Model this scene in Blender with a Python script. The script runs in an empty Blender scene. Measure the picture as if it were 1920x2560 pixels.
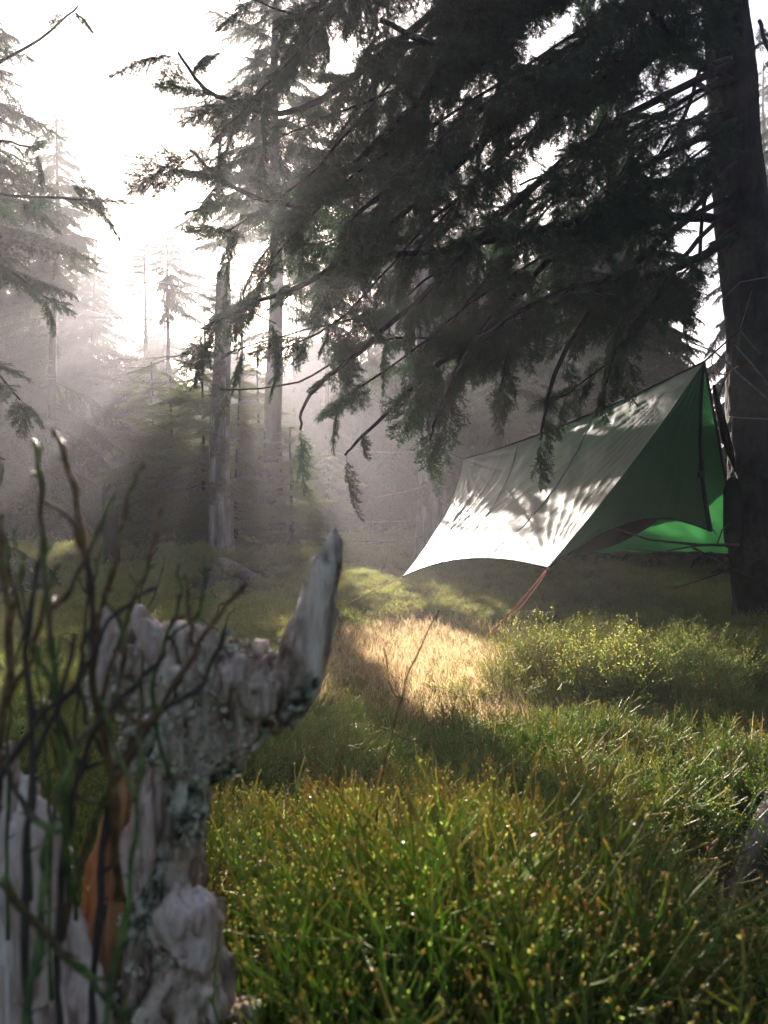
import bpy, bmesh, math, random
import numpy as np
from mathutils import Vector, Matrix, Euler, noise
R = random.Random(7)
N = np.random.default_rng(7)
S = bpy.context.scene
C = S.collection
# ------------------------------------------------------------------ camera
CAM = Vector((0, 0, .70))
FPX = 770.0
PITCH = math.atan(18/FPX)
cam = bpy.data.cameras.new('camera'); camo = bpy.data.objects.new('camera', cam); C.objects.link(camo)
camo.location = CAM; camo.rotation_euler = (math.pi/2 + PITCH, 0, 0)
cam.sensor_fit = 'VERTICAL'; cam.sensor_height = 36; cam.lens = 36*FPX/1024
cam.clip_start = .02; cam.clip_end = 600
cam.dof.use_dof = True; cam.dof.focus_distance = 4.6; cam.dof.aperture_fstop = 8
S.camera = camo
CR = Matrix.Rotation(PITCH, 3, 'X')

def at(px, py, d):
    "point of the place seen at this pixel of the 768x1024 frame, d metres ahead"
    v = CR @ Vector(((px-384)/FPX, 1, -(py-512)/FPX))
    return CAM + v*d

SUN = (at(241, 273, 1)-CAM).normalized()
SU = SUN.cross(Vector((0, 0, 1))).normalized()
SV = SU.cross(SUN).normalized()
def uv(p):
    q = p-CAM
    return (q.dot(SU), q.dot(SV))
# ------------------------------------------------------------------ light
W = bpy.data.worlds.new('World'); S.world = W; W.use_nodes = True
wt = W.node_tree
sky = wt.nodes.new('ShaderNodeTexSky'); sky.sky_type = 'NISHITA'; sky.sun_disc = False
sky.sun_elevation = math.asin(SUN.z); sky.sun_rotation = math.atan2(SUN.x, SUN.y)
sky.dust_density = 3.0; sky.air_density = 1.0; sky.ozone_density = 1.6
wt.links.new(sky.outputs[0], wt.nodes['Background'].inputs[0])
wt.nodes['Background'].inputs[1].default_value = .05
sl = bpy.data.lights.new('sun', 'SUN'); sl.energy = 5.0; sl.angle = math.radians(.5); sl.color = (1, .89, .75)
so = bpy.data.objects.new('sun', sl); C.objects.link(so); so.rotation_euler = SUN.to_track_quat('Z', 'Y').to_euler()
so.location = (0, 0, 20)
vs = S.view_settings
vs.view_transform = 'Standard'; vs.look = 'None'; vs.gamma = 1.0; vs.use_curve_mapping = False
vs.exposure = 2.18; vs.use_white_balance = True; vs.white_balance_temperature = 6500; vs.white_balance_tint = 15
cy = S.cycles
cy.max_bounces = 7; cy.diffuse_bounces = 3; cy.glossy_bounces = 2; cy.transmission_bounces = 4
cy.volume_bounces = 1; cy.transparent_max_bounces = 8; cy.caustics_reflective = False; cy.caustics_refractive = False
cy.sample_clamp_indirect = 4; cy.use_denoising = True; cy.volume_step_rate = 4

# ------------------------------------------------------------------ helpers
def link(o, parent=None):
    C.objects.link(o)
    if parent: o.parent = parent
    return o
def tag(o, label=None, cat=None, group=None, kind=None):
    if label: o['label'] = label
    if cat: o['category'] = cat
    if group: o['group'] = group
    if kind: o['kind'] = kind
    return o
def empty(name, loc, label, cat, group=None):
    o = bpy.data.objects.new(name, None); o.empty_display_size = .1
    o.location = loc; link(o); bpy.context.view_layer.update() if False else None
    return tag(o, label, cat, group)

class MB:
    def __init__(s): s.v = []; s.f = []; s.m = []; s.a = []
    def tube(s, pts, rad, n=5, mat=0, ages=None, cap=True):
        b0 = len(s.v); k = len(pts)
        up = Vector((.31, .17, .93)); prev = None
        for i, p in enumerate(pts):
            p = Vector(p)
            t = (Vector(pts[min(i+1, k-1)])-Vector(pts[max(i-1, 0)]))
            t = t.normalized() if t.length > 1e-9 else Vector((0, 0, 1))
            if prev is None:
                a = t.cross(up)
                if a.length < .1: a = t.cross(Vector((1, 0, 0)))
            else:
                a = prev - t*prev.dot(t)
            a.normalize(); prev = a; b = t.cross(a)
            r = rad[i]; ag = ages[i] if ages else i/(k-1)
            for j in range(n):
                th = 2*math.pi*j/n
                s.v.append(p + (a*math.cos(th)+b*math.sin(th))*r); s.a.append(ag)
        for i in range(k-1):
            for j in range(n):
                j2 = (j+1) % n
                s.f.append((b0+i*n+j, b0+i*n+j2, b0+(i+1)*n+j2, b0+(i+1)*n+j)); s.m.append(mat)
        if cap:
            s.f.append(tuple(b0+(k-1)*n+j for j in range(n))); s.m.append(mat)
            s.f.append(tuple(b0+j for j in range(n))[::-1]); s.m.append(mat)
    def tri(s, a, b, c, mat=0, ag=(0, .5, 1)):
        k = len(s.v); s.v += [a, b, c]; s.a += list(ag); s.f.append((k, k+1, k+2)); s.m.append(mat)
    def quad(s, a, b, c, d, mat=0, ag=(0, 0, 1, 1)):
        k = len(s.v); s.v += [a, b, c, d]; s.a += list(ag); s.f.append((k, k+1, k+2, k+3)); s.m.append(mat)
    def mesh(s, name, mats, needles=None, nmat=1, smooth=True):
        nv = len(s.v)
        V = np.array([tuple(v) for v in s.v], dtype=np.float32).reshape(-1, 3)
        A = np.array(s.a, dtype=np.float32)
        loops = []; starts = []; tot = []; c = 0
        for f in s.f: starts.append(c); tot.append(len(f)); c += len(f); loops.extend(f)
        M = list(s.m)
        if needles is not None and len(needles):
            nt = len(needles)//3
            V = np.concatenate([V, needles.astype(np.float32)])
            A = np.concatenate([A, np.tile(np.array([0, 0, 1], np.float32), nt)])
            loops = np.concatenate([np.array(loops, np.int32), np.arange(nv, nv+3*nt, dtype=np.int32)])
            starts = np.concatenate([np.array(starts, np.int32), c+3*np.arange(nt, dtype=np.int32)])
            tot = np.concatenate([np.array(tot, np.int32), np.full(nt, 3, np.int32)])
            M = np.concatenate([np.array(M, np.int32), np.full(nt, nmat, np.int32)])
        me = bpy.data.meshes.new(name)
        me.vertices.add(len(V)); me.vertices.foreach_set('co', V.ravel())
        me.loops.add(len(loops)); me.loops.foreach_set('vertex_index', np.array(loops, np.int32))
        me.polygons.add(len(starts)); me.polygons.foreach_set('loop_start', np.array(starts, np.int32))
        me.polygons.foreach_set('loop_total', np.array(tot, np.int32))
        for m in mats: me.materials.append(m)
        me.polygons.foreach_set('material_index', np.array(M, np.int32))
        at_ = me.attributes.new('age', 'FLOAT', 'POINT'); at_.data.foreach_set('value', A)
        me.update(calc_edges=True); me.validate()
        if smooth: me.polygons.foreach_set('use_smooth', np.ones(len(me.polygons), bool))
        return me
    def obj(s, name, mats, parent=None, **k):
        if not isinstance(mats, (list, tuple)): mats = [mats]
        return link(bpy.data.objects.new(name, s.mesh(name, mats, **k)), parent)

def rv(a=1.0): return Vector((R.uniform(-a, a), R.uniform(-a, a), R.uniform(-a, a)))
def fbm(x, y, z=0., o=4): return noise.fractal(Vector((x, y, z)), .7, 2.1, o)

# ------------------------------------------------------------------ materials
def mat(name):
    m = bpy.data.materials.new(name); m.use_nodes = True; nt = m.node_tree; nt.nodes.clear()
    o = nt.nodes.new('ShaderNodeOutputMaterial'); return m, nt, o
def nd(nt, t, **k):
    n = nt.nodes.new(t)
    for a, b in k.items():
        if a.startswith('i_'): n.inputs[a[2:].replace('_', ' ')].default_value = b
        else: setattr(n, a, b)
    return n
def ramp(nt, fac, stops):
    r = nt.nodes.new('ShaderNodeValToRGB'); e = r.color_ramp.elements
    while len(e) < len(stops): e.new(.5)
    for i, (p, c) in enumerate(stops): e[i].position = p; e[i].color = (*c, 1)
    nt.links.new(fac, r.inputs[0]); return r.outputs[0]
def leafmat(name, stops, trans=.45, rough=.5, rnd=.35, spec=.3):
    m, nt, o = mat(name)
    g = nd(nt, 'ShaderNodeAttribute', attribute_name='age')
    oi = nd(nt, 'ShaderNodeObjectInfo')
    ge = nd(nt, 'ShaderNodeNewGeometry')
    col = ramp(nt, g.outputs['Fac'], stops)
    mx = nd(nt, 'ShaderNodeMath', operation='ADD'); nt.links.new(oi.outputs['Random'], mx.inputs[0]); nt.links.new(ge.outputs['Random Per Island'], mx.inputs[1])
    mr = nd(nt, 'ShaderNodeMapRange'); nt.links.new(mx.outputs[0], mr.inputs[0]); mr.inputs[2].default_value = 2; mr.inputs[3].default_value = 1-rnd; mr.inputs[4].default_value = 1+rnd
    hs = nd(nt, 'ShaderNodeHueSaturation'); nt.links.new(col, hs.inputs['Color']); nt.links.new(mr.outputs[0], hs.inputs['Value'])
    mh = nd(nt, 'ShaderNodeMapRange'); nt.links.new(oi.outputs['Random'], mh.inputs[0]); mh.inputs[3].default_value = .475; mh.inputs[4].default_value = .515
    nt.links.new(mh.outputs[0], hs.inputs['Hue'])
    p = nd(nt, 'ShaderNodeBsdfPrincipled'); p.inputs['Roughness'].default_value = rough; p.inputs['Specular IOR Level'].default_value = spec
    nt.links.new(hs.outputs[0], p.inputs['Base Color'])
    t = nd(nt, 'ShaderNodeBsdfTranslucent')
    h2 = nd(nt, 'ShaderNodeHueSaturation'); h2.inputs['Value'].default_value = 1.8; h2.inputs['Hue'].default_value = .485; nt.links.new(hs.outputs[0], h2.inputs['Color'])
    nt.links.new(h2.outputs[0], t.inputs[0])
    mi = nd(nt, 'ShaderNodeMixShader'); mi.inputs[0].default_value = trans
    nt.links.new(p.outputs[0], mi.inputs[1]); nt.links.new(t.outputs[0], mi.inputs[2]); nt.links.new(mi.outputs[0], o.inputs[0])
    return m
def noisemat(name, stops, scale=8, stretch=(1, 1, 1), bump=.3, rough=.85, stops2=None, scale2=2., thr=(.5, .6), bscale=4, detail=8, spec=.25, bdist=.01):
    m, nt, o = mat(name)
    tc = nd(nt, 'ShaderNodeTexCoord'); mp = nd(nt, 'ShaderNodeMapping'); mp.inputs['Scale'].default_value = stretch
    nt.links.new(tc.outputs['Object'], mp.inputs[0])
    n1 = nd(nt, 'ShaderNodeTexNoise'); n1.inputs['Scale'].default_value = scale; n1.inputs['Detail'].default_value = detail; n1.inputs['Roughness'].default_value = .65
    nt.links.new(mp.outputs[0], n1.inputs[0])
    col = ramp(nt, n1.outputs[0], stops)
    if stops2:
        n2 = nd(nt, 'ShaderNodeTexNoise'); n2.inputs['Scale'].default_value = scale2; n2.inputs['Detail'].default_value = 6; nt.links.new(tc.outputs['Object'], n2.inputs[0])
        n3 = nd(nt, 'ShaderNodeTexNoise'); n3.inputs['Scale'].default_value = scale*2.3; n3.inputs['Detail'].default_value = 5; nt.links.new(tc.outputs['Object'], n3.inputs[0])
        c2 = ramp(nt, n3.outputs[0], stops2)
        mr = nd(nt, 'ShaderNodeMapRange'); mr.inputs[1].default_value = thr[0]; mr.inputs[2].default_value = thr[1]; nt.links.new(n2.outputs[0], mr.inputs[0])
        mx = nd(nt, 'ShaderNodeMix', data_type='RGBA'); nt.links.new(mr.outputs[0], mx.inputs[0]); nt.links.new(col, mx.inputs[6]); nt.links.new(c2, mx.inputs[7]); col = mx.outputs[2]
    p = nd(nt, 'ShaderNodeBsdfPrincipled'); p.inputs['Roughness'].default_value = rough; p.inputs['Specular IOR Level'].default_value = spec
    nt.links.new(col, p.inputs['Base Color'])
    if bump:
        b = nd(nt, 'ShaderNodeBump'); b.inputs['Strength'].default_value = bump; b.inputs['Distance'].default_value = bdist
        nb = nd(nt, 'ShaderNodeTexNoise'); nb.inputs['Scale'].default_value = scale*bscale/4; nb.inputs['Detail'].default_value = 8; nt.links.new(mp.outputs[0], nb.inputs[0])
        nt.links.new(nb.outputs[0], b.inputs['Height']); nt.links.new(b.outputs[0], p.inputs['Normal'])
    nt.links.new(p.outputs[0], o.inputs[0]); return m

M = {}
M['needle_near'] = leafmat('spruce_needles', [(0, (.018, .045, .024)), (1, (.04, .092, .04))], trans=.34, rough=.55, rnd=.4)
M['needle_far'] = leafmat('spruce_needles_far', [(0, (.028, .056, .024)), (1, (.06, .10, .035))], trans=.42, rough=.6, rnd=.4)
M['needle_young'] = leafmat('young_spruce_needles', [(0, (.07, .11, .04)), (1, (.12, .16, .055))], trans=.6, rough=.55, rnd=.4)
M['twig'] = noisemat('spruce_twig_wood', [(.3, (.045, .033, .028)), (.7, (.11, .085, .07))], scale=40, bump=0)
M['bark'] = noisemat('spruce_bark', [(.3, (.009, .008, .008)), (.5, (.02, .018, .017)), (.72, (.05, .043, .038))], scale=16, stretch=(1, 1, .45), bump=1., bdist=.03,
                     stops2=[(.3, (.02, .026, .015)), (.7, (.06, .065, .045))], scale2=3, thr=(.52, .62))
M['snag'] = noisemat('weathered_dead_wood', [(.32, (.05, .042, .04)), (.5, (.2, .17, .155)), (.7, (.42, .37, .33))], scale=13, stretch=(1, 1, .16), bump=1., bdist=.02,
                     stops2=[(.3, (.07, .05, .04)), (.7, (.2, .15, .11))], scale2=2.4, thr=(.5, .55))
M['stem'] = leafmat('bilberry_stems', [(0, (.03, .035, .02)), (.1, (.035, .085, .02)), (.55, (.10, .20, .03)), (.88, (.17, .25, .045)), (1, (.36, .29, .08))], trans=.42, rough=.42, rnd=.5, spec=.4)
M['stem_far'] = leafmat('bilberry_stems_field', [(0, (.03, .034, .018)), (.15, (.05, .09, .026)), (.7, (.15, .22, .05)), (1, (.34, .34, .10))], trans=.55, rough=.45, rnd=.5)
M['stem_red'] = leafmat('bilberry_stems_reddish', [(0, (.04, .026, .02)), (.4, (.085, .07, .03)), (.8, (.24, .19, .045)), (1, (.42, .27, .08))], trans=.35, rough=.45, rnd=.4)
M['straw'] = leafmat('dry_grass', [(0, (.28, .21, .10)), (1, (.6, .49, .25))], trans=.6, rough=.6, rnd=.35)
M['soil'] = noisemat('mossy_forest_soil', [(.3, (.018, .015, .011)), (.5, (.045, .038, .024)), (.7, (.10, .085, .05))], scale=9, bump=1, bdist=.05, rough=1,
                     stops2=[(.3, (.03, .045, .015)), (.7, (.09, .11, .03))], scale2=.8, thr=(.45, .6))
M['deadtwig'] = noisemat('bare_dead_twig', [(.3, (.10, .085, .075)), (.7, (.3, .26, .23))], scale=30, bump=0)
M['darktwig'] = noisemat('dark_bare_twig', [(.3, (.03, .024, .02)), (.7, (.09, .075, .06))], scale=30, bump=0)

# ------------------------------------------------------------------ ground
def gz(x, y):
    base = .30*max(0, min(1, (y-5.0)/5.5))**1.3 + .02*max(0, y-10.5)
    return base + .05*noise.noise(Vector((x*.7, y*.7, 3)))*min(1, y/2 if y > 0 else 1) + .02*noise.noise(Vector((x*2.3, y*2.3, 9)))
def ground_hit(px, py, h=0.):
    d = .6
    while d < 40:
        p = at(px, py, d)
        if p.z <= gz(p.x, p.y)+h: return p
        d += .04
    return at(px, py, 40)
def axis_pts(lo, hi, near0, near1, fine, coarse_n):
    a = list(np.linspace(lo, near0, coarse_n, endpoint=False)); a += list(np.arange(near0, near1, fine)); a += list(np.linspace(near1, hi, coarse_n))
    return a
xs = axis_pts(-44, 44, -9, 9, .13, 14); ys = axis_pts(-15, 61, -2, 20, .13, 14)
gv = [(x, y, gz(x, y)) for y in ys for x in xs]; nx = len(xs)
gf = [(j*nx+i, j*nx+i+1, (j+1)*nx+i+1, (j+1)*nx+i) for j in range(len(ys)-1) for i in range(nx-1)]
me = bpy.data.meshes.new('ground'); me.from_pydata(gv, [], gf); me.materials.append(M['soil'])
me.polygons.foreach_set('use_smooth', [True]*len(gf))
ground = tag(link(bpy.data.objects.new('ground', me)), 'mossy uneven forest floor between the trees', kind='structure')

# ------------------------------------------------------------------ sun gaps between the far trees (sun-space polygons)
def gpoly(pts, h=.14):
    r = []
    for px, py in pts:
        p = ground_hit(px, py, h); r.append(uv(p))
    return r
def disc(u, v, a, b=None, n=14):
    b = b or a; return [(u+a*math.cos(2*math.pi*i/n), v+b*math.sin(2*math.pi*i/n)) for i in range(n)]
GAPS = [
    gpoly([(338, 585), (420, 592), (500, 612), (536, 640), (545, 700), (450, 706), (388, 668), (345, 640), (318, 600)]),
    [uv(at(x, y, 2.95)) for x, y in [(525, 650), (535, 600), (590, 575), (690, 575), (735, 640), (640, 680)]],
    [uv(at(x, y, d)) for x, y, d in [(403, 582, 7), (412, 560, 7), (445, 535, 6.6), (500, 536, 5.6), (556, 548, 4.6), (546, 574, 4.4), (470, 566, 5.5)]],
    [uv(Vector(p)) for p in [(-.35, 1.0, .42), (-.1, 1.7, .42), (.28, 2.0, .38), (.42, 1.3, .3), (.36, .75, .25), (.0, .5, .25), (-.3, .6, .3)]],
    disc(0.05, .05, .3),
    disc(*uv(at(235, 415, 11)), 0.95, .6), disc(*uv(at(290, 470, 11)), .5, .4),
]
GAPS.append([uv(at(x, y, d)) for x, y, d in [(640, 425, 4.7), (700, 360, 4.4), (720, 375, 5.0), (735, 470, 5.2), (690, 470, 5.2)]])
for ang, r, a in [(230, 2.3, .42), (217, 3.0, .48), (203, 2.6, .3), (197, 3.3, .22), (246, 2.6, .2), (236, 4.2, .3), (188, 2.4, .15)]:
    GAPS.append(disc(r*math.cos(math.radians(ang)), r*math.sin(math.radians(ang)), a, a*1.25))
def inpoly(u, v, P):
    c = False; j = len(P)-1
    for i in range(len(P)):
        if (P[i][1] > v) != (P[j][1] > v) and u < (P[j][0]-P[i][0])*(v-P[i][1])/(P[j][1]-P[i][1])+P[i][0]: c = not c
        j = i
    return c
def grow_poly(P, k=1.15):
    cx = sum(a for a, b in P)/len(P); cy_ = sum(b for a, b in P)/len(P)
    return [(cx+(a-cx)*k, cy_+(b-cy_)*k) for a, b in P]
GAPS.append([uv(at(*q)) for q in [(685, 372, 4.9), (738, 380, 5.2), (740, 556, 5.3), (600, 560, 8), (690, 530, 5.2)]])
GAPS = [grow_poly(P, 1.0 if i == 2 else (1.25 if i < 4 else 1.1)) for i, P in enumerate(GAPS)]
def in_gap(p):
    u, v = uv(p)
    return any(inpoly(u, v, P) for P in GAPS)

# ------------------------------------------------------------------ spruce foliage
def needles(segs, per_m, ln, wd, fwd=.75):
    """segs: list of (p0,p1); one thin triangle per needle set all round the shoot"""
    P0 = np.array([tuple(a) for a, b in segs]); P1 = np.array([tuple(b) for a, b in segs])
    L = np.linalg.norm(P1-P0, axis=1); cnt = np.maximum(1, (L*per_m).astype(int))
    idx = np.repeat(np.arange(len(segs)), cnt); n = len(idx)
    t = N.random(n)[:, None]; base = P0[idx]*(1-t)+P1[idx]*t
    T = ((P1-P0)/np.maximum(L, 1e-6)[:, None])[idx]
    r = N.normal(size=(n, 3)); r -= (r*T).sum(1)[:, None]*T; r /= np.linalg.norm(r, axis=1)[:, None]
    d = r+T*fwd; d[:, 2] += .12; d /= np.linalg.norm(d, axis=1)[:, None]
    s = np.cross(d, N.normal(size=(n, 3))); s /= np.linalg.norm(s, axis=1)[:, None]
    l = ln*N.uniform(.7, 1.15, n)[:, None]
    out = np.empty((n, 3, 3)); out[:, 0] = base+s*wd/2; out[:, 1] = base-s*wd/2; out[:, 2] = base+d*l
    return out.reshape(-1, 3)

def spray(name, L, nside, droop, sub, per_m, ln, wd, mats, side_len=.38, rad=.006, hang=.5, barefrac=.12, updip=.0, tw=4, jit=.09):
    mb = MB(); segs = []
    n = 12; main = []
    for i in range(n+1):
        t = i/n
        main.append(Vector((L*t, .04*L*math.sin(t*5+R.random()*2)*t, -droop*L*t**1.8+updip*L*t)))
    mb.tube(main, [rad*(1-.8*i/n) for i in range(n+1)], tw)
    segs += [(main[i], main[i+1]) for i in range(int(n*.3), n)]
    for k in range(nside):
        t = barefrac+(1-barefrac)*(k+R.random()*.6)/nside
        if t >= .99: continue
        i = int(t*n); p = main[i].lerp(main[i+1], t*n-i)
        sd = 1 if k % 2 else -1
        sl_ = side_len*L*(math.sin(min(1, t*2.2)*math.pi/2))*(1-t*.78)*R.uniform(.65, 1.15)
        ang = math.radians(R.uniform(38, 62))
        d = Vector((math.cos(ang), sd*math.sin(ang), R.uniform(-.25, .12)))
        m = 5; q = [p]
        for j in range(m):
            d = (d+Vector((.05, 0, -hang*.32))+rv(jit)).normalized(); q.append(q[-1]+d*sl_/m)
        mb.tube(q, [rad*.45*(1-.6*j/m) for j in range(m+1)], 3)
        segs += [(q[j], q[j+1]) for j in range(m)]
        ns = int(sub*sl_/.05)
        for s in range(ns):
            tt = .12+.8*(s+R.random())/max(1, ns); j = min(m-1, int(tt*m)); pp = q[j].lerp(q[j+1], tt*m-j)
            dd = (q[j+1]-q[j]).normalized(); sd2 = 1 if s % 2 else -1
            pr = dd.cross(Vector((0, 0, 1))).normalized()
            e = (dd*.8+pr*sd2*.7+Vector((0, 0, -hang*R.uniform(.1, .7)))+rv(.15+jit)).normalized()
            l2 = R.uniform(.25, .5)*sl_*(1-tt*.5)
            a = pp+e*l2*.5; b = a+(e+Vector((0, 0, -hang*.35))).normalized()*l2*.5
            mb.tube([pp, a, b], [rad*.25, rad*.2, rad*.12], 3, cap=False)
            segs += [(pp, a), (a, b)]
    nn = needles(segs, per_m, ln, wd)
    return mb.mesh(name, mats, needles=nn)

nearM = [M['twig'], M['needle_near']]; farM = [M['twig'], M['needle_far']]; yM = [M['twig'], M['needle_young']]
NEAR = [spray('near_spray', .8, 30, (.05, .2, .35, .5, .15, .3)[k], 1.5, 640, .025, .0042, nearM, side_len=(.62, .5, .55, .42, .7, .5)[k], rad=.0045, hang=(.1, .3, .6, .9, .2, .45)[k], jit=.22) for k in range(6)]
FAR = [spray('far_spray', 1.5, 34, .22+.07*k, 1.2, 300, .034, .011, farM, side_len=.40, rad=.011, hang=.9) for k in range(4)]
MID = [spray('mid_spray', 1.3, 34, .12+.06*k, 1.4, 480, .026, .0075, farM, side_len=.42, rad=.010, hang=.6) for k in range(3)]
YOUNG = [spray('young_spray', .8, 26, .05+.06*k, 1.0, 620, .024, .008, yM, side_len=.5, rad=.007, hang=.15) for k in range(4)]

def rot_to(d, roll=0.):
    "matrix turning +X to d with Z kept up"
    x = d.normalized(); y = Vector((0, 0, 1)).cross(x)
    if y.length < .05: y = Vector((0, 1, 0))
    y.normalize(); z = x.cross(y)
    m = Matrix((x, y, z)).transposed()
    return m @ Matrix.Rotation(roll, 3, 'X')
def place(name, meshdata, loc, d, scale, parent=None, roll=0., wide=1.):
    o = bpy.data.objects.new(name, meshdata)
    m = rot_to(d, roll).to_4x4()
    o.matrix_local = Matrix.Translation(loc) @ m @ Matrix.Diagonal((scale, scale*wide, scale, 1))
    return link(o, parent)

def trunk_mesh(h, r0, r1, n=10, rings=14, lean=(0, 0), flare=1.5, seed=0., bump=.12, plates=0.):
    mb = MB(); V = []
    for i in range(rings+1):
        t = i/rings; z = h*t
        r = r0*(1-t)+r1*t; r *= 1+(flare-1)*math.exp(-z/max(.05, r0*1.6))
        cx = lean[0]*t+.03*math.sin(seed+z*1.1)*min(1, z); cy_ = lean[1]*t+.03*math.cos(seed*2+z*.9)*min(1, z)
        for j in range(n):
            th = 2*math.pi*j/n
            rr = r*(1+bump*noise.noise(Vector((math.cos(th)*2+seed, math.sin(th)*2, z*1.6))))
            if plates: rr *= 1+plates*(1-2.2*abs(noise.noise(Vector((math.cos(th)*7, math.sin(th)*7, z*7+seed)))))+.025*noise.noise(Vector((math.cos(th)*19, math.sin(th)*19, z*22)))+.10*math.exp(-z/.25)*math.cos(5*th+1)
            mb.v.append(Vector((cx+rr*math.cos(th), cy_+rr*math.sin(th), z))); mb.a.append(t)
    for i in range(rings):
        for j in range(n):
            j2 = (j+1) % n; mb.f.append((i*n+j, i*n+j2, (i+1)*n+j2, (i+1)*n+j)); mb.m.append(0)
    mb.f.append(tuple(rings*n+j for j in range(n))); mb.m.append(0)
    return mb

def spruce(x, y, h, r, label, nb=90, meshes=FAR, L=1.5, base=.08, tr=None, group='hazy spruces behind the clearing', seed=0, dens=1., carve=True, trunk=True, cat='spruce tree', tip=.9, fall=.35, sink=.1, cone=.75):
    z0 = gz(x, y)-sink
    root = empty('spruce_tree', (x, y, z0), label, cat, group)
    tr = tr or .009*h+.03
    trunk_mesh(h, tr, .012, n=9, rings=16, seed=seed).obj('trunk', M['bark'], root)
    ga = R.random()*6
    nb = int(nb*1.8)
    for i in range(nb):
        t = base+(tip+.09-base)*((i+R.random())/nb)**.92
        z = h*t; ln = r*((1-t)**cone)*R.uniform(.6, 1.2)*(1+.5*noise.noise(Vector((math.cos(ga)*1.3+seed, math.sin(ga)*1.3, z*.9))))*(1 if t > base+.1 else .8)+.12
        ga += 2.399+R.uniform(-.4, .4)
        el = R.uniform(-.18, .12)*(2.4 if cone == .6 else 1)-fall*(1-t)+.5*max(0, t-.75)
        d = Vector((math.cos(ga)*math.cos(el), math.sin(ga)*math.cos(el), math.sin(el)))
        st = Vector((0, 0, z))
        if carve:
            skip = False
            lat = Vector((-d.y, d.x, 0))
            for q, w_ in ((.25, 0), (.5, 0), (.8, 0), (1.1, 0), (.5, .38), (.5, -.38), (.8, .2), (.8, -.2)):
                if in_gap(Vector((x, y, z0))+st+d*ln*q+lat*ln*w_+Vector((0, 0, -.12*ln))): skip = True; break
            if skip: continue
        place('branch', R.choice(meshes), st, d, ln/L, root, roll=R.uniform(-.35, .35), wide=R.uniform(.85, 1.25))
    return root

# far hazy ring that closes the wood (behind everything)
FARG = 'hazy spruces behind the clearing'
spruce(-5.6, 13.0, 7.6, 2.1, 'tall hazy spruce at the left edge whose crown tip stands against the sky', nb=170, seed=1)
spruce(-6.4, 20.5, 8.6, 2.1, 'pale misty spruce between the left edge and the gap of open sky', nb=120, seed=2)
spruce(-3.6, 17.5, 6.6, 1.8, 'misty spruce with ragged top left of the sun glare', nb=130, seed=3)
spruce(-2.6, 22, 6.6, 2.0, 'low faded spruce directly under the open sky', nb=110, seed=4)
spruce(.2, 19, 14.5, 2.9, 'very tall faded spruce rising out of the frame above the glare', nb=170, seed=5, base=.1)
spruce(2.6, 22, 14, 2.8, 'tall spruce half hidden behind the dark overhanging boughs', nb=140, seed=6)
spruce(-1.2, 16.5, 6.2, 1.5, 'spruce with flat drooping tiers right beside the sun glare', nb=80, seed=7, base=.35)
for i, (x, y, h, r) in enumerate([(-8.5, 16, 9, 2.4), (-10.5, 22, 11, 2.8), (5.2, 17, 11, 2.6), (7.6, 14, 10, 2.4), (9.5, 19, 12, 2.8), (5.8, 24, 13, 2.8), (-5, 27, 7.4, 2.6), (-9, 30, 9, 3), (1.0, 28, 8, 2.8), (9, 27, 12, 3), (3.4, 30, 11, 3), (-1.8, 30, 7, 2.6), (4.0, 12.8, 7.4, 1.9)]):
    spruce(x, y, h, r, 'dim spruce in the closed wood behind the clearing', nb=90, seed=20+i, group='dim spruces closing the wood')

for i, (x, y, h, r) in enumerate([(-6, -3, 9, 2.6), (5.5, -4, 10, 2.8), (7, 1, 10, 2.6), (-7.5, 1.5, 9, 2.4), (6.8, 5.2, 10, 2.4), (9, -9, 12, 3), (-8, -9, 12, 3), (4.1, 1.3, 9, 1.7), (-4.2, .4, 9, 1.8)]):  # unseen spruces added behind and beside the camera to block sky light
    spruce(x, y, h, r, 'unseen spruce added to block sky light', nb=80, seed=50+i, group='added spruces at the viewer side', carve=False)
for i in range(17):
    x = -15+1.45*i+R.uniform(-.3, .3); y = R.uniform(23.5, 29)
    px = 384+x/y*FPX
    tp_ = 235 if px < 120 else (285 if px < 200 else (262 if px < 300 else 215))
    spruce(x, y, (530-tp_-R.uniform(-14, 20))/FPX*y+.4, 2.3, 'far misty spruce in the row behind the clearing', nb=130, seed=70+i, group='far row of misty spruces', cone=.5)
# ------------------------------------------------------------------ middle distance
# broken dead trunk
def stub(mb, p, d, l, r, bend=-.1, n=5, wig=.06, mat=0, forks=0):
    q = [p]; k = 7; dd = d.normalized()
    for i in range(k):
        dd = (dd+Vector((0, 0, bend/k))+rv(wig)).normalized(); q.append(q[-1]+dd*l/k)
    mb.tube(q, [r*(1-.85*i/k) for i in range(k+1)], n, mat)
    for f in range(forks):
        i = R.randint(2, k-1); e = (dd+rv(.7)).normalized()
        stub(mb, q[i], e, l*R.uniform(.2, .45), r*.45, bend, 3, wig, mat)
b = ground_hit(225, 566)
D0 = 9.8
bp = at(222, 562, D0); bp.z = gz(bp.x, bp.y)
top = at(221, 288, D0)
snag = empty('dead_tree', bp, 'pale broken-off dead trunk standing in front of the sun glare', 'dead tree')
mb = trunk_mesh(top.z-bp.z, .14, .098, n=20, rings=46, lean=(-.03, 0), flare=1.45, seed=4, bump=.26)
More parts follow.
